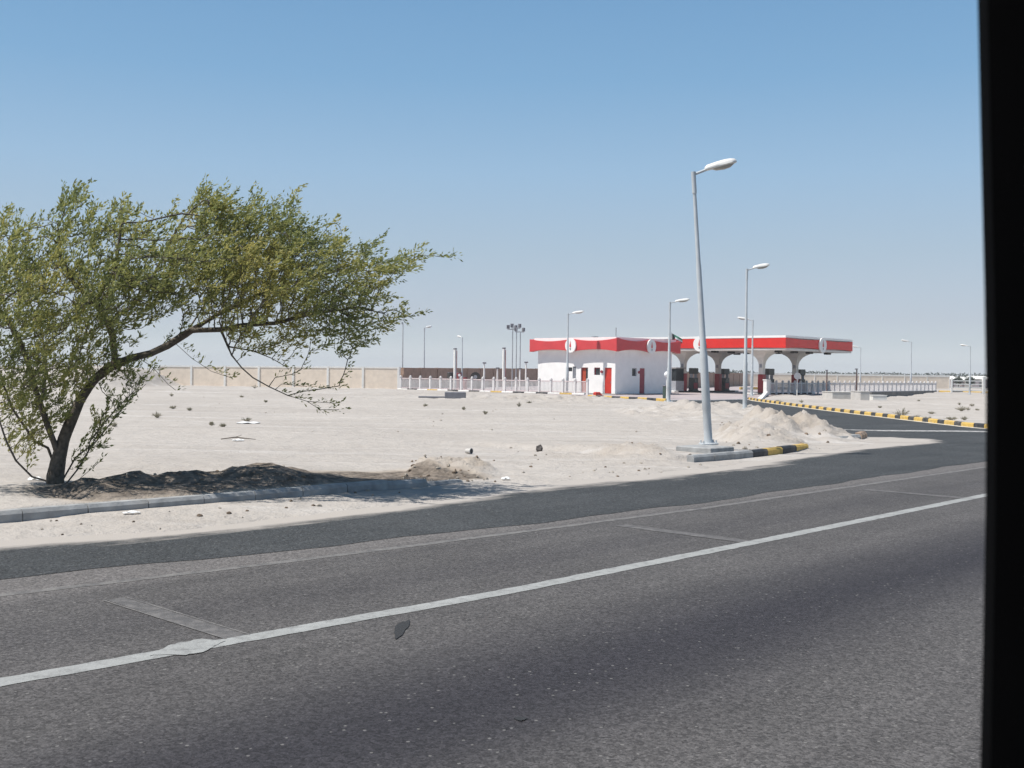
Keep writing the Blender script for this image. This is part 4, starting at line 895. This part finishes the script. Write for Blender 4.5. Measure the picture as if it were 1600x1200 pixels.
def leaves(pos,dirs,L,Wd,rnd):
    """pos,dirs Nx3; leaf = folded rhombus"""
    n=len(pos); d=dirs/np.linalg.norm(dirs,axis=1,keepdims=True); a=rng.normal(size=(n,3)); e=np.cross(d,a); e/=np.linalg.norm(e,axis=1,keepdims=True)
    V=np.empty((n,4,3)); V[:,0]=pos; V[:,1]=pos+d*(L*.45)[:,None]+e*(Wd*.5)[:,None]; V[:,2]=pos+d*L[:,None]; V[:,3]=pos+d*(L*.45)[:,None]-e*(Wd*.5)[:,None]
    F=np.arange(n*4).reshape(n,4); return V.reshape(-1,3),F,np.repeat(rnd,1)
def inpoly(px,py,poly):
    ins=np.zeros(px.shape,bool); n=len(poly)
    for i in range(n):
        ax,ay=poly[i];bx,by=poly[(i+1)%n]; c=((ay>py)!=(by>py))&(px<(bx-ax)*(py-ay)/(by-ay+1e-9)+ax); ins^=c
    return ins
YT=15.9
def TP(px,py,o): return P(px,py,YT+o+float(np.interp(px,[-200,86,200,400,640,720],[-.7,0,.15,.75,1.6,1.8])))
def sample_poly(poly,n,depth,cen=0.,mind=0.):
    xs=[p[0] for p in poly]; ys=[p[1] for p in poly]; out=[]
    while len(out)<n:
        px=rng.uniform(min(xs),max(xs),n*2); py=rng.uniform(min(ys),max(ys),n*2); k=inpoly(px,py,poly); px,py=px[k],py[k]
        dd=-seg_dist(px,py,poly); wdt=np.sqrt(np.clip(dd/90.,0.02,1))
        off=rng.uniform(-1,1,len(px))*depth*wdt+cen
        for a,b,o in zip(px,py,off): out.append(TP(a,b,o))
    return np.array([tuple(p) for p in out[:n]])
crown=[(-230,446),(-160,414),(-100,386),(-40,370),(0,356),(25,361),(42,376),(60,374),(80,344),(88,326),(108,311),(120,346),(150,324),(185,323),(215,344),(240,341),(262,331),(285,324),(300,308),(322,298),(340,322),(362,326),(385,311),(405,326),(430,341),(455,344),(480,361),(505,370),(530,388),(560,404),(590,412),(625,416),(640,434),(600,446),(592,470),(620,492),(600,520),(560,545),(520,560),(470,552),(440,545),(400,560),(350,540),(330,500),(280,490),(235,510),(190,560),(150,575),(110,610),(60,620),(0,610),(-60,570),(-140,510),(-220,480)]
att=[sample_poly(crown,2200,1.15,-.6)]
att.append(sample_poly([(240,400),(330,330),(420,330),(500,380),(600,410),(590,470),(560,520),(470,530),(380,500),(300,470)],1250,.95,-.5))   # dense right mass
att.append(sample_poly([(-60,430),(60,400),(160,430),(260,430),(300,480),(200,520),(60,520),(-60,520)],600,1.2,-.6))
att.append(sample_poly([(-10,560),(60,540),(140,560),(225,575),(195,605),(140,600),(115,640),(85,690),(40,690),(15,640),(-15,600)],330,.8,-.1))
att.append(sample_poly([(-30,600),(60,600),(70,660),(60,700),(40,735),(15,720),(-10,680),(-40,640)],130,.6,.1))
att.append(sample_poly([(105,740),(150,700),(215,600),(235,585),(190,600),(150,640),(120,690)],60,.4,.1))
att.append(sample_poly([(610,400),(650,390),(700,398),(690,404),(650,412),(620,425)],40,.3))
att.append(sample_poly([(620,485),(655,489),(640,500),(615,510)],20,.3))
for a,b,w_ in (((85,335),(107,300),9),((185,345),(200,315),10),((300,320),(322,295),12),((20,370),(10,335),8),((390,325),(410,308),9),((120,330),(128,300),7),((440,330),(458,300),8),((500,370),(525,345),8),((560,400),(585,372),8)):
    att.append(sample_poly([(a[0]-w_,a[1]),(b[0]-w_*.5,b[1]),(b[0]+w_*.5,b[1]),(a[0]+w_,a[1])],24,.5,random.uniform(-.5,.8)))
att=np.concatenate(att)
_cl=fbm(att[:,0]*1.15+att[:,1]*.5,att[:,2]*1.5,3,123)
att=att[(_cl>-.2)|(rng.random(len(att))<.25)]
nodes=[];parent=[]
def addpath(pts,pidx=None,step=.09):
    pts=[TP(a,b,o) for a,b,o in pts]; last=pidx; ids=[]
    if last is not None: pts=[Vector(nodes[last])]+pts
    for i in range(len(pts)-1):
        L=(pts[i+1]-pts[i]).length; k=max(1,int(L/step))
        for j in range(k):
            if i==0 and j==0 and last is None:
                nodes.append(tuple(pts[0])); parent.append(-1); last=0; ids.append(0)
            p=pts[i].lerp(pts[i+1],(j+1)/k); nodes.append((p.x,p.y,p.z)); parent.append(last); last=len(nodes)-1; ids.append(last)
    return ids
def near(px,py,o=0.):
    q=TP(px,py,o); A=np.array(nodes); return int(np.argmin(((A-np.array(tuple(q)))**2).sum(1)))
addpath([(86,782,0),(86,755,0),(89,725,0),(97,695,0),(108,665,0),(120,638,0),(131,615,.02),(146,595,.03),(163,580,.05),(180,566,.08)])
addpath([(205,560,.1),(235,553,.15),(262,540,.2),(290,522,.2),(318,505,.25),(350,486,.3),(390,466,.3),(430,450,.35),(480,435,.4),(540,420,.5),(600,412,.5)],near(180,566,.08))
addpath([(345,515,-.1),(380,508,-.3),(430,505,-.4),(490,490,-.5),(560,480,-.5),(600,490,-.5)],near(300,516,.2))
addpath([(178,545,0),(176,525,-.1),(168,505,-.15),(158,488,-.2),(140,470,-.3),(115,440,-.4),(95,400,-.5),(90,350,-.5)],near(180,566,.08))
addpath([(185,492,.1),(203,482,.2),(225,460,.3),(245,420,.5),(270,370,.6),(300,320,.6)],near(172,515,-.12))
addpath([(330,460,.8),(380,420,1.0),(440,380,1.1),(500,370,1.2)],near(290,522,.2))
addpath([(150,470,-.8),(180,420,-1.),(190,350,-1.)],near(168,505,-.15))
addpath([(84,690,-.1),(76,670,-.15),(66,640,-.2),(56,610,-.2),(45,570,-.2),(30,530,-.3),(5,490,-.4),(-40,460,-.5),(-110,440,-.5)],near(90,712,0))
addpath([(70,600,.3),(72,560,.4),(65,520,.5),(50,480,.6),(20,420,.6)],near(64,635,-.2))
addpath([(75,700,.1),(55,690,.1),(20,640,.2),(5,600,.2),(-5,570,.2)],near(88,735,0))
addpath([(50,745,-.1),(25,720,-.2),(10,690,-.2),(0,660,-.2),(-10,620,-.2)],near(86,755,0))
addpath([(362,555,-.55),(378,575,-.6),(395,590,-.65)],near(350,515,-.1)); _k=len(nodes)-1
droop=addpath([(420,604,-.7),(450,618,-.75),(480,627,-.8),(525,630,-.8)],_k)
for q in ([(430,590,-.7),(455,585,-.7),(470,578,-.7)],[(470,612,-.8),(500,608,-.8),(530,603,-.8)],[(440,600,-.75),(480,604,-.75)],[(500,640,-.8),(530,640,-.8)]): droop+=addpath(q,near(q[0][0]-18,q[0][1]+16,-.75))
for q in ([(395,548,-.5),(425,560,-.5),(450,575,-.5)],[(300,560,0),(330,580,0),(360,590,0)],[(240,575,.1),(262,600,.1),(275,610,.1)]): droop+=addpath(q,near(q[0][0]-25,q[0][1]-15,q[0][2]))
# low suckers
suck=[]
for pts in ([(100,760,0),(120,735,0),(138,705,0),(152,680,.1),(160,650,.1)],[(98,750,.1),(118,715,.1),(150,690,.2),(190,640,.3),(215,612,.3),(228,600,.3)],[(105,765,0),(128,745,-.1),(155,722,-.1)],[(140,690,-.1),(180,640,-.2),(210,610,-.2),(222,590,-.2)]): suck.append(addpath(pts,near(pts[0][0]-8,pts[0][1]+8)))
nodesA=np.array(nodes); n0=len(nodes)
# space colonisation
par=list(parent); N_=[np.array(p) for p in nodes]; alive=np.ones(len(att),bool); A=np.array(nodes); step=.085; wind=np.array([.34,0,.12])
near_i=np.zeros(len(att),int); near_d=np.full(len(att),1e9)
for c0 in range(0,len(A),400):
    D2=((att[:,None,:]-A[None,c0:c0+400])**2).sum(2); m=D2.argmin(1); dm=D2[np.arange(len(att)),m]; k=dm<near_d; near_i[k]=m[k]+c0; near_d[k]=dm[k]
pts_=list(map(tuple,A))
for it in range(46):
    act=alive&(near_d<2.4**2)
    if not act.any(): break
    P0=np.array(pts_); ids=near_i[act]; dv=att[act]-P0[ids]; dv/=np.linalg.norm(dv,axis=1,keepdims=True)+1e-9
    uq,inv=np.unique(ids,return_inverse=True); acc=np.zeros((len(uq),3)); np.add.at(acc,inv,dv); acc/=np.linalg.norm(acc,axis=1,keepdims=True)+1e-9
    acc+=wind+rng.normal(0,.18,acc.shape); acc/=np.linalg.norm(acc,axis=1,keepdims=True)
    new=P0[uq]+acc*step; base=len(pts_); pts_+=list(map(tuple,new)); par+=list(uq)
    D2=((att[:,None,:]-new[None])**2).sum(2); m=D2.argmin(1); dm=D2[np.arange(len(att)),m]; k=dm<near_d; near_i[k]=m[k]+base; near_d[k]=dm[k]
    alive&=near_d>.10**2
T=np.array(pts_); par=np.array(par); nT=len(T); print('tree nodes',nT)
# pipe-model radii
ch=np.zeros(nT,int); w2=np.zeros(nT)
for i in range(1,nT): ch[par[i]]+=1
w2[ch==0]=.0042**2.3
for i in range(nT-1,0,-1): w2[par[i]]+=w2[i]
rad=w2**(1/2.3); print('trunk r',rad[0]); rad=np.clip(rad*(.076/rad[0])**np.clip((np.log(rad/.0042)/np.log(rad[0]/.0042)),0,1),.0035,.2)
rad[:14]*=np.linspace(1.6,1.1,14)
ok=np.arange(1,nT); p0=T[par[ok]]; p1=T[ok]; ra=np.minimum(rad[par[ok]],rad[ok]*1.35); rb=rad[ok]; K=6
d=p1-p0; Ln=np.linalg.norm(d,axis=1,keepdims=True); d=d/(Ln+1e-9); ref=np.where(np.abs(d[:,2:3])<.8,np.array([[0,0,1.]]),np.array([[1.,0,0]]))
e1=np.cross(d,ref); e1/=np.linalg.norm(e1,axis=1,keepdims=True); e2=np.cross(d,e1); n=len(ok); V=np.empty((n,2,K,3))
for k in range(K):
    a=2*math.pi*k/K; rv=e1*math.cos(a)+e2*math.sin(a); V[:,0,k]=p0-d*ra[:,None]*.25+rv*ra[:,None]; V[:,1,k]=p1+rv*rb[:,None]
off=(np.arange(n)*2*K)[:,None]; F=np.concatenate([off+np.array([[k,(k+1)%K,K+(k+1)%K,K+k]]) for k in range(K)])
base=np.array(tuple(P(86,782,YT))); base[2]=tz(base[0],base[1])
tree=thing('windblown_tree','windswept thorny tree with a dark leaning trunk, its olive crown streaming to the right','tree',tuple(base))
# smooth trunk along the main stem
mb=MB(); stem=[i for i in range(n0) if i<len(nodes)]
ids=[0]; 
while True:
    cs=[c for c in range(ids[-1]+1,min(n0,ids[-1]+2)) if par[c]==ids[-1]]
    if not cs or T[cs[0]][2]>base[2]+9: break
    ids.append(cs[0])
    if len(ids)>90: break
sel=ids[::3]
mb.tube([tuple(T[i]-(np.array([0,0,.12]) if k==0 else 0)+rng.normal(0,.006,3)) for k,i in enumerate(sel)],[float(rad[i])*1.06*(1+.07*math.sin(k*1.9)) for k,i in enumerate(sel)],14)
mb.build('trunk',M_bark,tree,True)
npmesh('branches',V.reshape(-1,3)-base,F,[M_bark],parent=tree,smooth=True)
# leaves on thin nodes
# whippy end shoots streaming downwind
tips=np.where((ch==0)&(np.arange(nT)>=n0))[0]; tips=rng.permutation(tips)[:1500]; SH=[];SHd=[]; shV=[];
for i in tips:
    p=T[i]; d_=T[i]-T[par[i]]; d_/=np.linalg.norm(d_)+1e-9; lf=float(np.clip((-2.6-p[0])/3.2,0,1)); up_=rng.uniform(.15,.6)+1.9*lf*rng.uniform(.5,1.1); tgt=np.array([1.,rng.normal(0,.3),up_]); tgt/=np.linalg.norm(tgt); k=int(rng.integers(2,5))+int(p[2]>2.9)*int(rng.integers(0,4))
    for j in range(k):
        d_=d_*.6+tgt*.4+rng.normal(0,.08,3); d_/=np.linalg.norm(d_); SH.append(p.copy()); SHd.append(d_.copy()); p=p+d_*.06
    shV.append((T[i],p))
SH=np.array(SH); SHd=np.array(SHd)
thin=np.where((rad<.0125)&(np.arange(nT)>=n0))[0]; thin=np.concatenate([thin,np.array([i for s_ in suck for i in s_[3:]]),np.array(droop[3:])])
base_p=np.concatenate([T[thin],SH]); base_d=T[thin]-T[par[thin]]; base_d/=np.linalg.norm(base_d,axis=1,keepdims=True)+1e-9; base_d=np.concatenate([base_d,SHd])
rep=9; n_=len(base_p); idn=np.repeat(np.arange(n_),rep); tdir=base_d[idn]
sp=rng.normal(0,.45,(n_*3,3)); spr=sp[idn*3+rng.integers(0,3,len(idn))]
sdir=tdir*.55+spr+np.stack([.85+0*base_p[idn][:,0],0*base_p[idn][:,0],.22+.75*np.clip((-2.6-base_p[idn][:,0])/3.2,0,1)],1); sdir/=np.linalg.norm(sdir,axis=1,keepdims=True)
t=rng.uniform(.0,.13,len(idn)); pos=base_p[idn]+sdir*t[:,None]+rng.normal(0,.006,(len(idn),3))
ld=sdir+rng.normal(0,.36,sdir.shape)
L=rng.uniform(.034,.082,len(idn)); W_=L*rng.uniform(.27,.42,len(idn))
clump=.5+.45*fbm(pos[:,0]*1.6,pos[:,2]*1.6+pos[:,1],3,5)*1.8; rn=np.clip(clump+rng.normal(0,.17,len(idn)),0,1)
V,F,r_=leaves(pos,ld,L,W_,rn); print('leaves',len(F))
npmesh('crown',V-base,F,[M_leaf],parent=tree,attrs={'rnd':('FACE',r_)})
# --- bushes
def bush(px,py,wpx,hpx,label,group,dens=1.,name='bush',scr=M_scrub,colr=(.3,1)):
    g=G(px,py); zz=tz(g.x,g.y); g.z=zz; sc=g.y/FPX; w_=wpx*sc*.9; h_=max(hpx*sc*.85,.1)
    t=thing(name,label,'bush',(g.x,g.y,zz),group=group); mb=MB(); pos=[];dr=[]
    ns=int(22*dens)
    for k in range(ns):
        a=rng.uniform(0,6.28); r=math.sqrt(rng.uniform(0,1)); ex=(r*w_/2*math.cos(a),r*w_/2*math.sin(a)*.8,h_*(1-.55*r)*rng.uniform(.7,1.1)); mid=(ex[0]*.4,ex[1]*.4,ex[2]*.6)
        mb.tube([(0,0,-.02),mid,ex],[.012,.008,.004],4,cap=False)
        for j in range(26):
            t_=rng.uniform(.25,1.05); pos.append((ex[0]*t_+rng.normal(0,.02*w_),ex[1]*t_+rng.normal(0,.02*w_),ex[2]*t_**.7+rng.normal(0,.02))); dr.append((ex[0]+rng.normal(0,.3),ex[1]+rng.normal(0,.3),h_+rng.normal(0,.3)))
    mb.build('stems',M_bark if False else mat('dry_stem',(.34,.30,.23),.9,.2,5),t,world=False)
    n=len(pos); s_=max(.035,w_*.05); V,F,r_=leaves(np.array(pos),np.array(dr),rng.uniform(.7,1.3,n)*s_,rng.uniform(.3,.5,n)*s_,rng.uniform(0,1,n))
    npmesh('foliage',V,F,[scr],parent=t,attrs={'rnd':('FACE',r_)})
GB='dry scrub tufts scattered on the sand'
for px,py,w_,h_,lab in ((246,654,20,13,'greenish round tuft, leftmost of the clear ones right of the trunk'),(271,641,15,7,'low flat tuft above and right of the greenish round tuft'),(296,643,12,6,'small dry tuft in the upper row on the sand'),(330,668,12,8,'darker tuft right of the middle of the field'),(348,670,13,6,'pale tuft just right of the darker tuft'),(178,670,12,9,'small tuft seen close right of the tree trunk'),(385,658,22,7,'twiggy tuft behind the white rubbish'),(398,608,14,10,'grey tuft in front of the beige wall'),(268,620,9,7,'little tuft before the left end of the beige wall'),(378,622,9,4,'low tuft in the rough ground before the wall'),(415,630,8,5,'lone tuft under the drooping branch'),
  (758,648,12,7,'tuft in the rough ground, lowest of the group before the railing'),(725,642,9,6,'tuft in the rough ground, left of the group before the railing'),(811,637,10,9,'taller tuft in the rough ground nearest below the station building'),(827,632,10,4,'low tuft close to the station building'),(665,636,11,4,'pale flat tuft before the left end of the railing')):
    bush(px,py,w_,h_,lab,GB,.8)
GR='dry shrubs on the sand right of the side road'
for px,py,w_,h_,lab in ((1409,652,33,19,'largest grey-green shrub behind the striped kerb'),(1433,655,18,9,'pale low shrub touching the largest shrub'),(1455,649,15,6,'small dark shrub right of the largest shrub'),(1448,656,22,6,'low yellowish shrub close behind the striped kerb'),(1502,645,24,11,'wide shrub near the right edge'),(1512,641,9,6,'small tuft at the right side of the wide shrub'),(1519,636,12,5,'dark flat shrub right of and above the wide shrub'),(1499,633,7,5,'small round shrub above the wide shrub'),(1527,642,8,5,'rightmost small shrub on the sand'),(1486,657,26,6,'long low shrub beside the striped kerb'),(1507,658,13,8,'brownish shrub at the right end of the striped kerb'),(1375,641,9,4,'tiny green tuft close behind the middle of the striped kerb'),(1217,629,16,5,'greenish low shrub at the bend by the gate pillar'),(1253,630,13,5,'green tuft left of the dark poles'),(1436,627,8,4,'little tuft under the retaining wall')):
    bush(px,py,w_,h_,lab,GR,1.1 if w_>20 else .7)
# --- far treeline (one distant mass)
pos=[];
xs=np.arange(72,235,.5)
for x_ in xs:
    y_=470+20*math.sin(x_*.02); hh=3.3+1.2*float(fbm(np.array([x_*.06]),np.array([2.]),3,4)[0])
    if x_<35 and random.random()<.0: continue
    for k in range(34):
        pos.append((x_+rng.uniform(-1.5,1.5),y_+rng.uniform(-6,6),max(.05,rng.uniform(0,1)*hh)))
pos=np.array(pos); n=len(pos); V,F,r_=leaves(pos,rng.normal(size=(n,3)),rng.uniform(.5,1.1,n),rng.uniform(.3,.6,n),rng.uniform(0,1,n))
tag(npmesh('distant_trees',V,F,[smat('far_tree_leaf',leaf_shader((.035,.05,.035),(.05,.065,.045),(.07,.085,.06),.1))],attrs={'rnd':('FACE',r_)}),'low dark line of trees on the horizon','trees',kind='stuff')
for px,lab in ((1497.5,'dark green bush between the first two sheds'),(1516,'dark green bush left of the long white-roofed shed')):
    g=P(px,600,203); t=thing('tree',lab,'tree',(g.x,g.y,0)); n=700; pos=rng.normal(0,1,(n,3)); pos/=np.linalg.norm(pos,axis=1,keepdims=True); pos*=rng.uniform(.5,1,(n,1)); pos*=np.array([.9,.8,.75]); pos[:,2]+=1.45
    V,F,r_=leaves(pos,rng.normal(size=(n,3)),rng.uniform(.15,.3,n),rng.uniform(.1,.16,n),rng.uniform(0,1,n)); npmesh('crown',V,F,[MATS['far_tree_leaf']],parent=t,attrs={'rnd':('FACE',r_)}); MB().tube([(0,0,0),(0,0,.9)],[.1,.06],6).build('trunk',M_bark,t,world=False)
# ================================================================== STONES AND RUBBISH
M_stone=mat('pale_stone',(.38,.34,.29),.9,.15,9,.4); M_clod=mat('brown_clod',(.24,.18,.13),.95,.2,9,.6); M_dstone=mat('dark_stone',(.10,.09,.085),.9,.2,9,.4)
prot=[rock_mesh(1,s_,.65).build('stone',m,smooth=False) for s_,m in ((1,M_stone),(2,M_stone),(3,M_clod),(4,M_clod))]
for k,o in enumerate(prot): o.scale=(.03,)*3
cnt=0
def put(px,py,r,k,lab,grp):
    global cnt
    g=G(px,py); z_=tz(g.x,g.y)
    for _ in range(3): g=G(px,py,z_); z_=tz(g.x,g.y)
    o=prot[k] if k in first_ else prot[k].copy()
    if k in first_: first_.discard(k)
    else: COL.objects.link(o)
    o.location=(g.x,g.y,z_+r*.25); o.scale=(r,r,r); o.rotation_euler=(0,0,random.uniform(0,6)); tag(o,lab,'stone',grp)
first_={0,1,2,3}
r0=random.Random(4)
for i in range(200): put(r0.uniform(1125,1300),r0.uniform(648,684),r0.choice([.02,.03,.04,.05,.06])*r0.uniform(.7,1.2),r0.choice([0,1,2,3]),'clod or stone on the big sand heap beside the leaning lamp','clods on the big sand heap')
for i in range(50): put(r0.uniform(625,775),r0.uniform(720,755),r0.uniform(.015,.045),r0.choice([0,1,2,2,3]),'clod or stone on the orange rubble at the end of the kerb','clods on the orange rubble')
for i in range(30): put(r0.uniform(780,1100),r0.uniform(700,745),r0.uniform(.014,.034),r0.choice([0,1,0,2]),'small stone on the sandy verge left of the leaning lamp','stones on the verge')
for i in range(40): put(r0.uniform(150,640),r0.uniform(745,778),r0.uniform(.014,.035),r0.choice([0,2,3]),'clod on the shaded spoil bank under the tree','clods on the shaded bank')
for i in range(12): put(r0.uniform(10,500),r0.uniform(800,835),r0.uniform(.008,.018),r0.choice([0,1,2]),'small stone in the sand strip in front of the kerb','stones in front of the kerb')
for i in range(30): put(r0.uniform(300,1040),620+60*r0.random()**1.6,r0.uniform(.02,.05),r0.choice([0,1]),'small stone on the open sandy field','stones on the field')
for px,py,r,lab in ((843,710,.075,'pointed dark stone on the low sandy ridge'),):
    g=G(px,py); z_=tz(g.x,g.y); o=tag(rock_mesh(r,9,1.1).build('dark_stone',M_dstone),lab,'stone'); o.location=(g.x,g.y,z_+.07)
# cut concrete pipe / bucket on the ridge
g=G(733,711); z_=max(tz(g.x,g.y),0); t=thing('paint_bucket','grey bucket lying on its side behind the orange rubble','bucket',(g.x,g.y,z_))
mb=MB(); mb.tube([(-.13,0,.10),(.10,0,.11)],[.085,.10],18,cap=False); mb.add([( -.13,.085*math.cos(a),.10+.085*math.sin(a)) for a in np.linspace(0,2*math.pi,18,endpoint=False)],[tuple(range(18))]); mb.build('bucket_side',M_box,t,world=False)
mb=MB(); mb.disc((.085,0,.11),(1,0,0),.09,.006,18); mb.build('bucket_mouth',M_bdk,t,world=False); mb=MB(); mb.tube([(.10,.1*math.cos(a),.11+.1*math.sin(a)) for a in np.linspace(0,2*math.pi,19)],.008,6); mb.build('rim',M_louv,t,world=False); t.rotation_euler=(0,0,R_(-35)); t.scale=(.62,.62,.62)
# dark slab with a block in the rough ground
g=G(700,623); z_=tz(g.x,g.y); t=thing('concrete_rubble','dark concrete block with a flat slab trailing left, before the railing','rubble',(g.x,g.y,z_)); MB().box((.5,0,.22),(1.45,.7,.5),.1,bev=.05).build('block',M_mark,t,world=False); MB().box((-1.1,.1,.08),(1.9,.5,.12),.03,bev=.02).build('slab',M_mark,t,world=False)
# crumpled white sheets / paper
M_litter=mat('white_litter',(.78,.78,.77),.6,.05,5)
def litter(px,py,L,W_,label,hh=.05,rz=None):
    g=G(px,py); z_=tz(g.x,g.y); nxx,nyy=12,7; vs=[];fs=[]; s_=random.randint(0,99)
    for j in range(nyy):
        for i in range(nxx):
            a=i/(nxx-1)*2-1; b=j/(nyy-1)*2-1; q=1-.25*abs(math.sin(3*a+s_)); x=a*L/2*(1-.2*abs(b)); y=b*W_/2*q; vs.append((x,y,.02+hh*(.5+.5*math.sin(a*5+b*3+s_))*(1-a*a*.7)*(1-b*b*.6)))
    for j in range(nyy-1):
        for i in range(nxx-1): fs.append((j*nxx+i,j*nxx+i+1,(j+1)*nxx+i+1,(j+1)*nxx+i))
    mb=MB(); mb.add(vs,fs); o=mb.build('litter',M_litter); sm=o.modifiers.new('s','SOLIDIFY'); sm.thickness=.008; o.location=(g.x,g.y,z_); o.rotation_euler=(0,0,rz if rz is not None else random.uniform(0,6)); tag(o,label,'litter')
litter(388,662,.8,.9,'broad torn white sheet lying on the middle of the field',.05,0)
litter(372,691,.3,.35,'narrow strip of white rubbish below the broad torn sheet',.04,0)
litter(790,753,.17,.10,'white paper scrap on the verge right of the orange rubble',.05,.4)
litter(55,768,.22,.12,'crumpled white scraps left of the tree foot',.06,.3)
litter(205,812,.22,.09,'pale crumpled paper on the sand before the kerb',.03,.5)
litter(1385,702,.3,.12,'small white scrap on the dark asphalt of the junction, the nearest of three',.01,.2)
litter(1443,704.5,.3,.14,'small white scrap on the dark asphalt of the junction, the rightmost of three',.01,.5)
litter(1478,689,.5,.2,'small white scrap on the dark asphalt of the junction, the farthest of three',.01,.1)
for px,py,ln,lab in ((372,689,.9,'crooked dark branch on the sand below the white sheet'),):
    g=G(px,py); z_=tz(g.x,g.y); mb=MB(); mb.tube([(-ln/2,0,.02),(-ln*.1,.05,.07),(ln*.2,-.03,.05),(ln/2,.06,.02)],[.012,.018,.014,.006],6); mb.tube([(-ln*.1,.05,.07),(ln*.05,.2,.12)],[.01,.005],5); o=tag(mb.build('fallen_branch',M_bark),lab,'branch'); o.location=(g.x,g.y,z_)
# ================================================================== VEHICLE WINDOW PILLAR (the photo is taken from inside)
M_veh=mat('shaded_black_trim',(.0012,.0012,.0014),1.,.1,9,0,spec=.05)  # black trim, darkened further for the shade of the unbuilt vehicle roof
pil=thing('vehicle_door','black window pillar of the vehicle the photo is taken from, filling the right edge','vehicle door',(.3,.55,.0))
Yp=.55; tops=[(1522,-700),(1525,-300),(1527.5,0),(1533,250),(1538,450),(1540.5,620),(1539.5,800),(1536,1000),(1531.5,1200),(1520,1500),(1500,2000)]
mb=MB(); vs=[];fs=[]; sec=[(0,.0),(-.002,-.016),(.012,-.022),(.10,-.025),(.16,.0),(.16,.05),(.05,.05),(.022,.03)]
for a,b in tops:
    p=P(a,b,Yp)
    for dx,dy in sec: vs.append((p.x+dx,p.y+dy,p.z))
k=len(sec)
for i in range(len(tops)-1):
    for j in range(k): fs.append((i*k+j,i*k+(j+1)%k,(i+1)*k+(j+1)%k,(i+1)*k+j))
fs+=[tuple(range(k)),tuple(range((len(tops)-1)*k,len(tops)*k))]; mb.add(vs,fs); mb.build('window_pillar',M_veh,pil,True)
zt=P(1522,-700,Yp).z; zb=P(1500,2000,Yp).z
MB().box((-.1,Yp+.02,zt+.05),(1.9,.09,.1),0,bev=.02).build('window_header',M_veh,pil)
MB().box((-.1,Yp+.03,zb-.30),(1.9,.11,.6),0,bev=.03).build('door_panel',M_veh,pil)

# ================================================================== HAZE
hz=MB().box((0,1300,14.5),(5600,3100,31.6))
m=bpy.data.materials.new('haze_air'); m.use_nodes=True; m.node_tree.nodes.clear(); pv=m.node_tree.nodes.new('ShaderNodeVolumePrincipled'); mo=m.node_tree.nodes.new('ShaderNodeOutputMaterial')
pv.inputs['Color'].default_value=(.93,.95,.98,1); pv.inputs['Density'].default_value=.00033; pv.inputs['Anisotropy'].default_value=0
m.node_tree.links.new(pv.outputs[0],mo.inputs['Volume']); tag(hz.build('haze',m),'thin dusty haze in the air','haze',kind='stuff')
